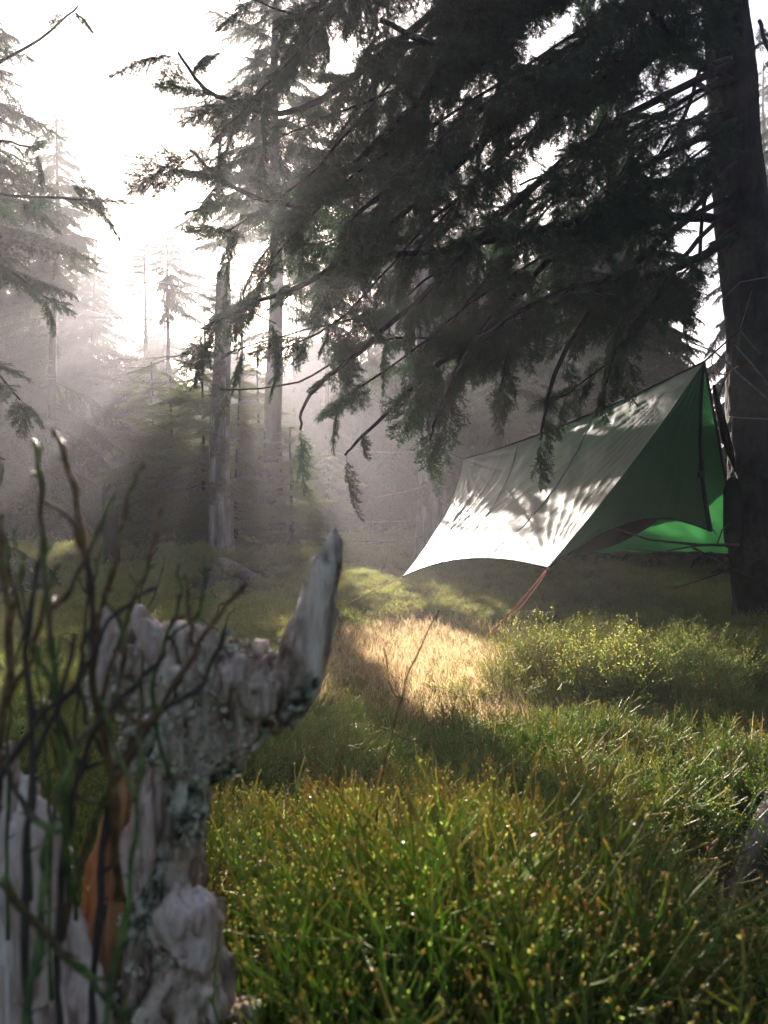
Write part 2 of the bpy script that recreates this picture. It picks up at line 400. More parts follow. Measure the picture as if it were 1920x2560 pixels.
# jagged top
for i in range(len(mb.v)-20, len(mb.v)):
    j = i-(len(mb.v)-20); mb.v[i].z += [.0, .12, .3, .42, .25, .05, -.1, -.15, .02, .1, .22, .1, -.05, -.12, -.1, 0, .05, .12, .06, 0][j]
    mb.v[i].x *= .9
mb.obj('trunk', M['snag'], snag)
sp = MB(); H = top.z-bp.z
for k in range(3): sp.tube([Vector((.03*k-.01, .02, H-.2)), Vector((.03*k, .02, H+.1)), Vector((.03*k+.012, .02, H+.25-.1*k))], [.03, .018, .003], 5)
sp.obj('splinter', M['snag'], snag)
for px, py, dx, dz, l, r in [(215, 300, -1, .12, 1.9, .016), (218, 332, -1, .08, 2.6, .014), (216, 345, -1, .0, 2.3, .013), (214, 352, -1, -.02, 2.0, .012), (216, 380, -.9, .1, 1.8, .012), (214, 313, -.6, .5, .5, .02),
                             (216, 430, -.8, -.15, .5, .02), (226, 440, .8, .3, .35, .018), (228, 478, 1, .06, 1.5, .011), (214, 487, -1, .0, 1.3, .012), (229, 497, 1, -.25, .9, .011), (214, 505, -1, .03, .7, .012),
                             (216, 463, -1, .12, .8, .01), (228, 405, 1, .1, .9, .011), (226, 352, 1, .02, .8, .012), (228, 522, 1, -.12, 1.2, .01), (215, 410, -1, -.1, 1.3, .010), (215, 470, -1, -.2, 1.0, .010), (229, 450, 1, .2, 1.0, .010)]:
    m_ = MB(); stub(m_, Vector((0, 0, 0)), Vector((dx, R.uniform(-.7, .5), dz+R.uniform(-.2, .2))), l*R.uniform(.6, 1.1), r*.75, bend=R.uniform(-.5, .25), wig=.1, forks=3 if l > .8 else 0)
    o = m_.obj('dead_branch', M['deadtwig'], snag); o.location = at(px, py, D0)-bp+Vector((0, R.uniform(-.05, .05), 0))
# second, greener trunk right behind it
p2 = at(274, 560, 12.2); p2.z = gz(p2.x, p2.y)
t2 = spruce(p2.x, p2.y, 11.5, 2.5, 'tall spruce with straight mossy trunk just right of the broken trunk', nb=100, meshes=MID, L=1.3, base=.30, tr=.17, group='trees round the broken trunk', seed=9)
for px, d, h, r, nb, lab in [(201, 11.2, 3.3, 1.25, 85, 'young sunlit spruce with thin dark stem left of the broken trunk'),
                             (237, 11.0, 2.7, .95, 60, 'thin young spruce close behind the broken trunk'),
                             (170, 12.0, 2.9, 1.3, 80, 'bushy young spruce glowing at the left of the broken trunk'),
                             (291, 10.6, 1.9, .75, 60, 'small bright young spruce beside the mossy trunk'),
                             (150, 14.5, 3.6, 1.4, 80, 'faint young spruce deeper in the mist on the left'),
                             (330, 15.5, 2.1, .9, 60, 'pale young spruce in the bright mist behind the clearing'),
                             (258, 13.6, 3.8, 1.2, 70, 'young spruce filling the space behind both trunks')]:
    q = at(px, 560, d)
    spruce(q.x, q.y, h, r, lab, nb=int(nb*.62), meshes=YOUNG, L=.8, base=.03, tr=.035, group='young spruces round the broken trunk', seed=px, cone=.6, fall=.12, carve=False)
# left mid spruce reaching into the frame
spruce(-3.75, 6.4, 6.2, 1.85, 'nearer spruce at the left edge with sunlit branch ends', nb=150, meshes=MID, L=1.3, base=.04, seed=31, group='spruces at the left edge', fall=.2)
spruce(-5.6, 9.4, 5.4, 1.9, 'shaded spruce behind the sunlit one at the left edge', nb=120, meshes=MID, L=1.3, base=.04, seed=32, group='spruces at the left edge', fall=.25)
# spruces behind the tarp
spruce(3.3, 9.8, 5.8, 1.5, 'sunlit spruce standing behind the ridge of the tarp', nb=110, meshes=MID, L=1.3, base=.06, seed=33, group='spruces behind the tarp', fall=.25)
spruce(1.9, 11.6, 4.6, 1.5, 'dark spruce deep behind the tarp', nb=100, meshes=MID, L=1.3, base=.05, seed=34, group='spruces behind the tarp', fall=.3)
spruce(4.7, 8.4, 5.2, 1.5, 'spruce behind the big dark trunk at the right edge', nb=90, meshes=MID, L=1.3, base=.05, seed=35, group='spruces behind the tarp', fall=.25)
# grey trunk that holds the far end of the tarp
p3 = at(433, 545, 9.4); p3.z = gz(p3.x, p3.y)
gt = empty('bare_trunk_tree', p3, 'grey bare trunk at the far end of the tarp with thin dead twigs', 'tree')
trunk_mesh(6.5, .19, .10, n=16, rings=40, lean=(-.15, 0), flare=1.3, seed=12, bump=.2).obj('trunk', M['snag'], gt)
for px, py, dx, dz, l in [(440, 470, 1, -.5, .7), (440, 500, .8, -.6, .6), (426, 450, -1, -.3, .9), (426, 485, -1, -.45, .7), (428, 520, -1, -.1, 1.0), (440, 520, .4, -1, .5), (426, 420, -1, .1, 1.2), (440, 415, 1, .2, .9), (430, 535, -1, -.3, 1.1)]:
    m_ = MB(); stub(m_, Vector((0, 0, 0)), Vector((dx, R.uniform(-.6, .1), dz)), l, .012, bend=.3, forks=2)
    o = m_.obj('dead_branch', M['deadtwig'], gt); o.location = at(px, py, 9.3)-p3
for i in range(14):
    a = R.random()*6.3; z = R.uniform(2.3, 6)
    place('branch', R.choice(MID), Vector((-.15*z/6.5, 0, z)), Vector((math.cos(a), math.sin(a), -.2)), R.uniform(.6, 1.0), gt)
spruce(-5.15, 18.2, 7.5, 2.0, 'bushy misty spruce filling the light between the left trees and the broken trunk', nb=150, seed=41, cone=.6)
# short broken snag on the left, fallen log
q = at(112, 562, 9.0); q.z = gz(q.x, q.y)
m_ = trunk_mesh(.95, .1, .07, n=12, rings=12, lean=(-.06, 0), flare=1.3, seed=2, bump=.3)
for i in range(12): m_.v[-1-i].z += R.uniform(-.05, .16)
o = m_.obj('broken_stump', M['bark']); o.location = q; tag(o, 'short dark broken stump in the mist at the left', 'stump')
a = ground_hit(225, 569); b_ = ground_hit(262, 589)
a = at(222, 563, 8.9); b_ = at(264, 583, 8.0)
mb = MB(); k = 8
mb.tube([a.lerp(b_, i/k)+rv(.012) for i in range(k+1)], [.075-.002*i for i in range(k+1)], 12)
o = mb.obj('fallen_log', M['snag']); tag(o, 'short pale fallen log lying at the foot of the broken trunk', 'log')
o = None

# ------------------------------------------------------------------ the big dark spruce on the right
TD = 5.1
tb = at(772, 640, TD); tb.z = gz(tb.x, tb.y)-.05
big = empty('spruce_tree', tb, 'huge dark spruce at the right edge whose boughs hang over the tarp', 'spruce tree')
tk = at(741, 130, TD)-tb
mb = trunk_mesh(5.2, .2, .132, n=64, rings=190, plates=.05, lean=((tk.x)/tk.z*5.2, 0), flare=1.25, seed=5, bump=.16)
mb.obj('trunk', M['bark'], big)
def collection(name, objs):
    c = bpy.data.collections.new(name)
    for o in objs: c.objects.link(o)
    return c
SPRAYC = collection('spray_kinds', [bpy.data.objects.new('spray_kind', m_) for m_ in NEAR])
def scatter(name, coll, pts, rots, scl, idx, label):
    me = bpy.data.meshes.new(name); me.from_pydata([tuple(p) for p in pts], [], [])
    a = me.attributes.new('rot', 'FLOAT_VECTOR', 'POINT'); a.data.foreach_set('vector', np.array(rots, np.float32).ravel())
    a = me.attributes.new('scl', 'FLOAT', 'POINT'); a.data.foreach_set('value', np.array(scl, np.float32))
    a = me.attributes.new('idx', 'INT', 'POINT'); a.data.foreach_set('value', np.array(idx, np.int32))
    o = link(bpy.data.objects.new(name, me)); tag(o, label, kind='stuff')
    g = bpy.data.node_groups.new(name, 'GeometryNodeTree'); g.interface.new_socket('Geometry', in_out='INPUT', socket_type='NodeSocketGeometry'); g.interface.new_socket('Geometry', in_out='OUTPUT', socket_type='NodeSocketGeometry')
    L = g.links.new; gi = g.nodes.new('NodeGroupInput'); go = g.nodes.new('NodeGroupOutput')
    ip = g.nodes.new('GeometryNodeInstanceOnPoints'); ci = g.nodes.new('GeometryNodeCollectionInfo'); ci.inputs[0].default_value = coll; ci.inputs[1].default_value = True; ci.inputs[2].default_value = True
    def na(n, t):
        x = g.nodes.new('GeometryNodeInputNamedAttribute'); x.data_type = t; x.inputs[0].default_value = n; return x
    m2 = g.nodes.new('GeometryNodeMeshToPoints'); L(gi.outputs[0], m2.inputs[0]); L(m2.outputs[0], ip.inputs['Points']); L(ci.outputs[0], ip.inputs['Instance'])
    ip.inputs['Pick Instance'].default_value = True
    L(na('idx', 'INT').outputs[0], ip.inputs['Instance Index'])
    er = g.nodes.new('FunctionNodeEulerToRotation'); L(na('rot', 'FLOAT_VECTOR').outputs[0], er.inputs[0]); L(er.outputs[0], ip.inputs['Rotation']); L(na('scl', 'FLOAT').outputs[0], ip.inputs['Scale'])
    L(ip.outputs[0], go.inputs[0])
    md = o.modifiers.new('scatter', 'NODES'); md.node_group = g
    return o
QUEUE = []
def flush_sprays(root, most=290):
    "the largest sprays in view become sub-parts of their limbs, the rest one foliage part of the tree"
    def show(q):
        w = q[2]+root.location; f = w-CAM; px = 384+f.x/max(.1, f.y)*FPX; py = 530-f.z/max(.1, f.y)*FPX
        inside = -60 < px < 830 and -80 < py < 700
        return -(q[4]/max(.3, f.y))*(1 if inside else .02)
    QUEUE.sort(key=show)
    for lo, k, p, e, sc, ro, wd in QUEUE[:most]: place('spray', NEAR[k], p, e, sc, lo, roll=ro, wide=wd)
    rest = QUEUE[most:]
    if rest:
        rots = [tuple(rot_to(e, ro).to_euler()) for lo, k, p, e, sc, ro, wd in rest]
        o = scatter('foliage', SPRAYC, [q[2] for q in rest], rots, [q[4] for q in rest], [q[1] for q in rest], None)
        o.parent = root
    QUEUE.clear()
def limb(pts, r0, r1, every=.13, size=(.55, .85), start=.25, hang=.5, n=8, sprays=True, mats=None, side=.8, meshes=None, name='limb', par=None, spread=1.0):
    "pts: list of world points; a bough with drooping sprays along it"
    par = par or big
    off = par.location
    P = [Vector(p)-off for p in pts]; r0 *= .62
    # resample with a smooth curve
    Q = []
    for i in range(len(P)-1):
        a = P[max(0, i-1)]; b = P[i]; c = P[i+1]; d = P[min(len(P)-1, i+2)]
        for s in range(5):
            t = s/5; Q.append(.5*((2*b)+(c-a)*t+(2*a-5*b+4*c-d)*t*t+(3*b-a-3*c+d)*t**3)+rv(.006))
    Q.append(P[-1]); K = len(Q)-1
    mb = MB(); mb.tube(Q, [r0*(1-i/K)+r1*i/K for i in range(K+1)], n)
    lo = mb.obj(name, mats or M['bark'], par)
    if not sprays: return lo
    ln = [0]
    for i in range(K): ln.append(ln[-1]+(Q[i+1]-Q[i]).length)
    T = ln[-1]; s = start*T; sd = 1
    while s < T:
        i = max(j for j in range(K) if ln[j] <= s)
        f = (s-ln[i])/max(1e-6, ln[i+1]-ln[i]); p = Q[i].lerp(Q[i+1], f); dd = (Q[i+1]-Q[i]).normalized()
        pr = dd.cross(Vector((0, 0, 1))); pr = pr.normalized() if pr.length > .1 else Vector((1, 0, 0))
        e = dd*R.uniform(.2, 1.0)+pr*sd*side*R.uniform(.2, 1.1)*spread+Vector((0, 0, -hang*R.uniform(-.6, 1.5)))
        sc = R.uniform(*size)*(1-.35*s/T)
        sc_ = e.normalized()*sc*.45; open_ = any(inpoly(*uv(p+off+sc_*k_+Vector((0, 0, -.1*k_))), GAPS[3]) for k_ in (0, .5, 1, 1.5))
        if not (open_ and R.random() < .85): QUEUE.append((lo, R.randrange(len(NEAR)), p, e, sc*R.uniform(.7, 1.1), R.uniform(-1., 1.), R.uniform(.8, 1.2)))
        sd = -sd; s += every*R.uniform(.6, 1.4)
    QUEUE.append((lo, R.randrange(len(NEAR)), Q[-2], Q[-1]-Q[-2]+Vector((0, 0, -.1*hang)), size[0]*.9, 0., 1.))
    return lo
def A(*l): return [at(x, y, d) for x, y, d in l]
# boughs seen in the photograph
limb(A((735, 60, 5.1), (700, 65, 4.9), (665, 30, 4.6), (640, -20, 4.4), (600, -60, 4.2)), .06, .03, start=.5)
limb(A((735, 85, 5.1), (690, 60, 4.8), (640, 55, 4.4), (560, 75, 4.1), (470, 60, 3.8), (380, 20, 3.6)), .05, .012, start=.35, every=.10)
limb(A((730, 80, 5.0), (705, 88, 4.9), (650, 120, 4.6), (590, 155, 4.4), (520, 185, 4.2)), .03, .006, start=.45, size=(.4, .6), hang=.8)
limb(A((732, 218, 5.1), (680, 218, 4.8), (610, 215, 4.4), (520, 235, 4.0), (440, 250, 3.8), (350, 260, 3.6)), .055, .01, start=.2, every=.085, hang=.5)
limb(A((735, 236, 5.1), (690, 262, 4.8), (640, 280, 4.6), (570, 300, 4.3), (500, 330, 4.1), (430, 370, 3.9)), .05, .008, start=.2, every=.085, hang=.6)
limb(A((700, 66, 4.9), (685, 115, 4.8), (655, 165, 4.6), (640, 240, 4.4)), .022, .01, start=.3, every=.3, size=(.3, .5), sprays=False)
limb(A((715, 150, 5.0), (705, 200, 4.9), (700, 260, 4.8)), .02, .012, sprays=False)
# long boughs from higher up that sweep down to the left over the clearing
limb(A((742, -160, 5.1), (640, -120, 4.6), (500, -40, 4.1), (400, 40, 3.7), (300, 110, 3.5), (215, 95, 3.4), (178, 52, 3.35)), .05, .006, start=.4, every=.075, hang=.25, size=(.45, .7))
limb(A((742, -130, 5.1), (620, -60, 4.5), (500, 30, 4.0), (400, 120, 3.7), (310, 200, 3.5), (240, 190, 3.4), (190, 150, 3.35)), .05, .006, start=.35, every=.075, hang=.35, size=(.45, .7))
limb(A((742, -80, 5.1), (640, 0, 4.5), (540, 90, 4.0), (430, 190, 3.7), (330, 270, 3.5), (260, 300, 3.4), (210, 325, 3.3)), .045, .005, start=.35, every=.085, hang=.45, size=(.4, .7))
limb(A((738, 60, 5.1), (620, 120, 4.4), (520, 200, 3.9), (430, 290, 3.6), (360, 350, 3.45), (310, 395, 3.35), (300, 430, 3.3)), .04, .005, start=.3, every=.085, hang=.5, size=(.4, .65))
limb(A((738, 120, 5.1), (640, 170, 4.5), (560, 250, 4.1), (480, 330, 3.8), (420, 380, 3.6), (370, 430, 3.5), (345, 455, 3.45)), .04, .005, start=.3, every=.08, hang=.6, size=(.4, .6))
limb(A((736, 190, 5.1), (660, 240, 4.6), (600, 300, 4.2), (560, 360, 3.9), (545, 410, 3.8), (540, 440, 3.75)), .035, .005, start=.3, every=.09, hang=.7, size=(.35, .55))
limb(A((736, 200, 5.1), (690, 250, 4.8), (650, 300, 4.4), (620, 345, 4.1), (605, 385, 4.0)), .03, .005, start=.4, every=.1, hang=.7, size=(.3, .5))
limb(A((742, -220, 5.1), (600, -160, 4.4), (450, -80, 3.8), (340, -10, 3.5), (300, 20, 3.4)), .05, .01, start=.35, every=.09, hang=.5)
limb(A((742, -260, 5.1), (640, -160, 4.4), (540, -60, 3.9), (470, 20, 3.6), (420, 100, 3.5)), .05, .01, start=.4, every=.085, hang=.5)
limb(A((740, -40, 5.1), (600, 30, 4.2), (480, 110, 3.6), (400, 180, 3.4), (350, 220, 3.3)), .04, .008, start=.4, every=.085, hang=.5)
limb(A((738, 160, 5.1), (640, 260, 4.4), (540, 300, 3.8), (470, 350, 3.5), (440, 410, 3.4), (430, 440, 3.4)), .03, .005, start=.4, every=.09, hang=.6, size=(.35, .6))
limb(A((744, -100, 5.1), (700, -60, 4.9), (640, 10, 4.9), (600, 60, 5.0)), .03, .01, start=.3, every=.13, hang=.9)
limb(A((760, 20, 5.0), (764, 40, 4.8), (775, 60, 4.6)), .02, .01, start=.1, every=.15, hang=.5, size=(.2, .35))
# low bare branch in front of the tarp and dead twigs on the trunk
tw = MB()
for pts, r in [(A((738, 545, 4.6), (700, 545, 4.4), (650, 540, 4.2), (612, 528, 4.1)), .011), (A((700, 545, 4.4), (660, 552, 4.3), (625, 548, 4.2)), .006),
               (A((690, 546, 4.4), (715, 560, 4.4), (742, 575, 4.4), (768, 580, 4.4)), .008), (A((735, 575, 4.4), (755, 560, 4.4), (768, 558, 4.4)), .005),
               (A((730, 570, 4.4), (700, 580, 4.4), (675, 588, 4.3)), .005), (A((717, 545, 4.4), (722, 530, 4.4), (732, 522, 4.4)), .005), (A((716, 534, 4.4), (712, 528, 4.4), (714, 522, 4.4)), .003)]:
    pts = [p-big.location for p in pts]; m_ = MB(); m_.tube(pts, [r*(1-.6*i/(len(pts)-1)) for i in range(len(pts))], 5)
    m_.obj('dead_twig', M['darktwig'], big)
for pts, r in [(A((768, 400, 4.7), (745, 380, 4.7), (715, 352, 4.8), (690, 342, 4.9)), .01), (A((768, 385, 4.6), (750, 362, 4.6), (735, 345, 4.7)), .008), (A((768, 419, 4.7), (740, 418, 4.8), (724, 416, 4.9)), .006),
               (A((768, 277, 4.6), (740, 282, 4.6), (722, 300, 4.7), (728, 350, 4.8)), .004), (A((760, 355, 4.6), (740, 330, 4.6), (752, 290, 4.6)), .004)]:
    pts = [p-big.location for p in pts]; m_ = MB(); m_.tube(pts, [r*(1-.6*i/(len(pts)-1)) for i in range(len(pts))], 5)
    m_.obj('dead_twig', M['deadtwig'], big)

for l, ev, hg in [
    (A((738, 90, 5.1), (600, 170, 4.7), (463, 258, 4.4), (370, 300, 4.2), (300, 325, 4.1), (228, 362, 4.0)), .1, .7),
    (A((738, 140, 5.1), (620, 220, 4.7), (480, 320, 4.4), (380, 350, 4.2), (300, 372, 4.1), (222, 400, 4.0)), .11, .8),
    (A((742, -130, 5.1), (560, -60, 4.4), (400, 60, 3.9), (300, 200, 3.7), (250, 290, 3.6), (262, 335, 3.6)), .09, .5),
    (A((742, -150, 5.1), (560, -90, 4.2), (400, -30, 3.6), (290, 50, 3.3), (222, 130, 3.2)), .075, .4),
    (A((742, -110, 5.1), (560, -30, 4.2), (420, 60, 3.7), (310, 160, 3.4), (235, 235, 3.3)), .075, .5),
    (A((742, -70, 5.1), (560, 30, 4.2), (430, 130, 3.7), (340, 200, 3.4), (262, 262, 3.3)), .075, .5),
    (A((742, 0, 5.1), (580, 100, 4.3), (440, 220, 3.8), (350, 310, 3.6), (290, 352, 3.5)), .08, .5),
    (A((738, 130, 5.1), (620, 200, 4.4), (500, 290, 3.9), (400, 370, 3.6), (340, 400, 3.5)), .08, .6),
    (A((742, -240, 5.1), (560, -130, 4.2), (430, -60, 3.8), (330, 0, 3.6), (262, 10, 3.5)), .09, .3),
    (A((742, -100, 5.1), (560, -20, 4.3), (430, 60, 3.9), (330, 130, 3.7), (270, 140, 3.6)), .08, .4),
    (A((742, -60, 5.1), (560, 60, 4.2), (440, 150, 3.9), (340, 230, 3.7), (285, 245, 3.6)), .08, .4),
    (A((742, -20, 5.1), (600, 80, 4.3), (470, 200, 3.9), (380, 300, 3.7), (330, 330, 3.6)), .08, .5),
    (A((742, -200, 5.1), (620, -110, 4.5), (520, -20, 4.2), (470, 60, 4.0), (440, 120, 3.9)), .08, .5),
    (A((740, 20, 5.1), (640, 90, 4.6), (560, 170, 4.2), (490, 270, 4.0), (450, 330, 3.9)), .08, .6),
    (A((740, 90, 5.1), (650, 150, 4.6), (570, 250, 4.3), (520, 330, 4.1), (500, 380, 4.0)), .08, .6),
    (A((738, 210, 5.1), (660, 290, 4.7), (600, 350, 4.4), (570, 400, 4.2)), .09, .6),
    (A((742, -300, 5.1), (640, -220, 4.6), (560, -110, 4.3), (520, 20, 4.1), (505, 110, 4.0)), .08, .6),
]:
    limb([l[0]+Vector((0, 0, R.uniform(-.12, .12)))]+[q+rv(.07) for q in l[1:]], .015, .004, start=.08, every=ev, hang=hg, size=(.35, .62))
flush_sprays(big)
# left-edge near spruce (trunk outside the frame) with boughs in view
lb = Vector((-3.2, 4.0, gz(-3.2, 4.0)-.05))
lt = empty('spruce_tree', lb, 'spruce at the left edge whose dark bough tips reach in against the sky', 'spruce tree')
trunk_mesh(6, .13, .05, n=12, rings=20, seed=8).obj('trunk', M['bark'], lt)
for pts, ev, sz in [(A((-170, 195, 4.0), (-60, 190, 3.9), (30, 196, 3.8), (100, 200, 3.7)), .1, (.35, .55)),
                    (A((-170, 100, 4.0), (-90, 80, 3.9), (-20, 70, 3.8), (40, 38, 3.7), (78, 6, 3.7)), .17, (.2, .3)),
                    (A((-170, 240, 4.0), (-80, 240, 3.9), (-10, 260, 3.8), (50, 300, 3.7)), .12, (.3, .5)),
                    (A((-170, 120, 4.0), (-60, 130, 3.9), (0, 140, 3.8), (40, 150, 3.75)), .13, (.3, .4)),
                    (A((-170, 330, 4.0), (-90, 330, 3.9), (-20, 360, 3.8), (20, 400, 3.75)), .14, (.3, .45)),
                    (A((-170, 420, 4.0), (-100, 430, 3.9), (-30, 450, 3.9), (5, 460, 3.9)), .16, (.25, .4))]:
    limb(pts, .02, .004, every=ev, size=sz, start=.2, hang=.4, par=lt, side=.8)

flush_sprays(lt)
# ------------------------------------------------------------------ tarp
def fabric(name, col, tcol, trans=.45, coat=.35, rough=.42):
    m, nt, o = mat(name)
    tc = nd(nt, 'ShaderNodeTexCoord')
    n1 = nd(nt, 'ShaderNodeTexNoise'); n1.inputs['Scale'].default_value = 5; n1.inputs['Detail'].default_value = 6; nt.links.new(tc.outputs['Object'], n1.inputs[0])
    mr = nd(nt, 'ShaderNodeMapRange'); mr.inputs[3].default_value = .82; mr.inputs[4].default_value = 1.15; nt.links.new(n1.outputs[0], mr.inputs[0])
    hs = nd(nt, 'ShaderNodeHueSaturation'); hs.inputs['Color'].default_value = (*col, 1); nt.links.new(mr.outputs[0], hs.inputs['Value'])
    p = nd(nt, 'ShaderNodeBsdfPrincipled'); p.inputs['Roughness'].default_value = rough; p.inputs['Specular IOR Level'].default_value = .3
    p.inputs['Sheen Weight'].default_value = .0
    nt.links.new(hs.outputs[0], p.inputs['Base Color'])
    b = nd(nt, 'ShaderNodeBump'); b.inputs['Strength'].default_value = .25; b.inputs['Distance'].default_value = .01
    n2 = nd(nt, 'ShaderNodeTexNoise'); n2.inputs['Scale'].default_value = 14; n2.inputs['Detail'].default_value = 4; nt.links.new(tc.outputs['Object'], n2.inputs[0]); nt.links.new(n2.outputs[0], b.inputs['Height']); nt.links.new(b.outputs[0], p.inputs['Normal'])
    t = nd(nt, 'ShaderNodeBsdfTranslucent'); h2 = nd(nt, 'ShaderNodeHueSaturation'); h2.inputs['Color'].default_value = (*tcol, 1); nt.links.new(mr.outputs[0], h2.inputs['Value']); nt.links.new(h2.outputs[0], t.inputs[0])
    mi = nd(nt, 'ShaderNodeMixShader'); mi.inputs[0].default_value = trans; nt.links.new(p.outputs[0], mi.inputs[1]); nt.links.new(t.outputs[0], mi.inputs[2]); nt.links.new(mi.outputs[0], o.inputs[0])
    return m
M['tarp'] = fabric('tarp_nylon', (.025, .07, .045), (.06, .34, .09))
M['tarp_door'] = fabric('tarp_nylon_door', (.035, .09, .055), (.09, .28, .16), rough=.5, trans=.5)
M['binding'] = noisemat('dark_webbing', [(.3, (.012, .014, .013)), (.7, (.03, .034, .03))], scale=60, bump=0)
M['hammock'] = noisemat('dark_hammock_fabric', [(.3, (.012, .013, .012)), (.7, (.025, .027, .025))], scale=8, bump=.2)
M['cord'] = noisemat('orange_cord', [(.3, (.55, .14, .06)), (.7, (.75, .25, .13))], scale=80, bump=0)
M['cord_pale'] = noisemat('pale_cord', [(.3, (.35, .2, .12)), (.7, (.5, .35, .25))], scale=80, bump=0)
P = at(704, 362, 4.55); Rr = at(463, 459, 7.6); Aa = at(402, 577, 6.6); Bb = at(547, 568, 4.25)
E_ = at(710, 531, 4.75); Cc = at(738, 553, 5.35); Dd = at(560, 556, 8.6)
def bez(a, b, mid, t): # quadratic through offset mid
    m = (a+b)/2+mid; return a*(1-t)**2+2*m*t*(1-t)+b*t*t
def patch(n, m, top, bottom, left, right, disp=None):
    "Coons patch: u along top/bottom, v from top down"
    V = []; F = []
    c00 = top(0); c10 = top(1); c01 = bottom(0); c11 = bottom(1)
    for j in range(m+1):
        v = j/m
        for i in range(n+1):
            u = i/n
            p = top(u)*(1-v)+bottom(u)*v+left(v)*(1-u)+right(v)*u-(c00*(1-u)*(1-v)+c10*u*(1-v)+c01*(1-u)*v+c11*u*v)
            V.append(p)
    for j in range(m):
        for i in range(n): F.append((j*(n+1)+i, j*(n+1)+i+1, (j+1)*(n+1)+i+1, (j+1)*(n+1)+i))
    if disp:
        V = [disp(i % (n+1)/n, i//(n+1)/m, p) for i, p in enumerate(V)]
    return V, F
def mkpatch(name, V, F, m, parent, off):
    me = bpy.data.meshes.new(name); me.from_pydata([tuple(v-off) for v in V], [], F); me.materials.append(m)
    me.polygons.foreach_set('use_smooth', [True]*len(F)); return link(bpy.data.objects.new(name, me), parent)
tloc = Vector((1.3, 5.6, gz(1.3, 5.6)))
tarp = empty('tarp', tloc, 'green camping tarp pitched low between two trees with one end closed', 'tarp')
nrm = (Bb-P).cross(Rr-P).normalized()
if nrm.x > 0: nrm = -nrm
def wr(t, sharp=2): # ridged wave
    return (1-abs(math.sin(t)))**sharp
def near_disp(u, v, p):
    # u 0 at far end (R-A), 1 at near end (P-B)
    a = (p-Aa); r = a.length; e1 = (P-Aa).normalized(); e2 = nrm.cross(e1)
    th = math.atan2(a.dot(e2), a.dot(e1))
    w1 = .015*(wr(th*17+.4+.5*fbm(p.x, p.y, p.z))*.7+.3*wr(th*39))*min(1, r/.35)*math.exp(-r/1.7)
    b = (p-Bb); r2 = b.length; th2 = math.atan2(b.dot(e2), b.dot(e1))
    w2 = .011*wr(th2*21+1)*min(1, r2/.2)*math.exp(-r2/.9)
    c = (p-P); r3 = c.length; th3 = math.atan2(c.dot(e2), c.dot(e1)); w3 = .018*wr(th3*24)*min(1, r3/.2)*math.exp(-r3/.9)
    d = (p-Rr); r4 = d.length; th4 = math.atan2(d.dot(e2), d.dot(e1)); w4 = .02*wr(th4*20)*min(1, r4/.2)*math.exp(-r4/.8)
    edge = min(1, min(u, 1-u)*10+.15)*min(1, min(v, 1-v)*10+.15)
    sag = -.07*math.sin(math.pi*u)*math.sin(math.pi*v)
    dia = .005*wr((u*5+v*9)+fbm(u*3, v*3)*1.2, 3)*math.sin(math.pi*v)
    return p+nrm*((w1+w2+w3+w4+dia)*edge+sag+.012*fbm(p.x*1.5, p.y*1.5, p.z*1.5)*edge)
ez = Vector((0, 0, 1))
ridge = lambda t: bez(Rr, P, Vector((0, 0, -.10)), t)
V, F = patch(150, 90, ridge, lambda t: bez(Aa, Bb, Vector((.05, 0, .20)), t), lambda t: bez(Rr, Aa, Vector((.22, .2, .04)), t), lambda t: bez(P, Bb, Vector((.06, .06, -.02)), t), near_disp)
mkpatch('near_panel', V, F, M['tarp'], tarp, tloc)
def hem(name, f, r=.007, n=24, m='binding'):
    mb = MB(); mb.tube([f(i/n)-tloc for i in range(n+1)], [r]*(n+1), 5); return mb.obj(name, M[m], tarp)
hem('edge_binding', lambda t: bez(Aa, Bb, Vector((.05, 0, .20)), t), .006)
hem('edge_binding', lambda t: bez(Rr, Aa, Vector((.22, .2, .04)), t), .006)
hem('ridge_seam', ridge, .009)
sv = [Vector(v.co) for v in tarp.children[-1].data.vertices] if False else V
for ci_ in (50, 100):
    mb = MB(); mb.tube([sv[j*151+ci_]-tloc+nrm*.002 for j in range(0, 91, 3)], [.0028]*31, 4); mb.obj('panel_seam', M['tarp_door'], tarp)
# far panel (seen from inside, lit by the sun)
def far_disp(u, v, p): return p+Vector((.02, .01, .01))*fbm(p.x*2, p.y*2, p.z*2)+Vector((-.05, 0, -.08))*math.sin(math.pi*u)*math.sin(math.pi*v)
V, F = patch(60, 40, ridge, lambda t: bez(Dd, Cc, Vector((0, 0, .06)), t), lambda t: bez(Rr, Dd, Vector((-.15, -.1, 0)), t), lambda t: bez(P, Cc, Vector((.04, .1, .06)), t), far_disp)
V = [v+Vector((0, 0, -.004)) for v in V]
mkpatch('far_panel', V, F, M['tarp'], tarp, tloc)
hem('edge_binding', lambda t: bez(P, Cc, Vector((.04, .1, .06)), t)+Vector((0, -.005, 0)), .008)
hem('edge_binding', lambda t: bez(Dd, Cc, Vector((0, 0, .06)), t), .006)
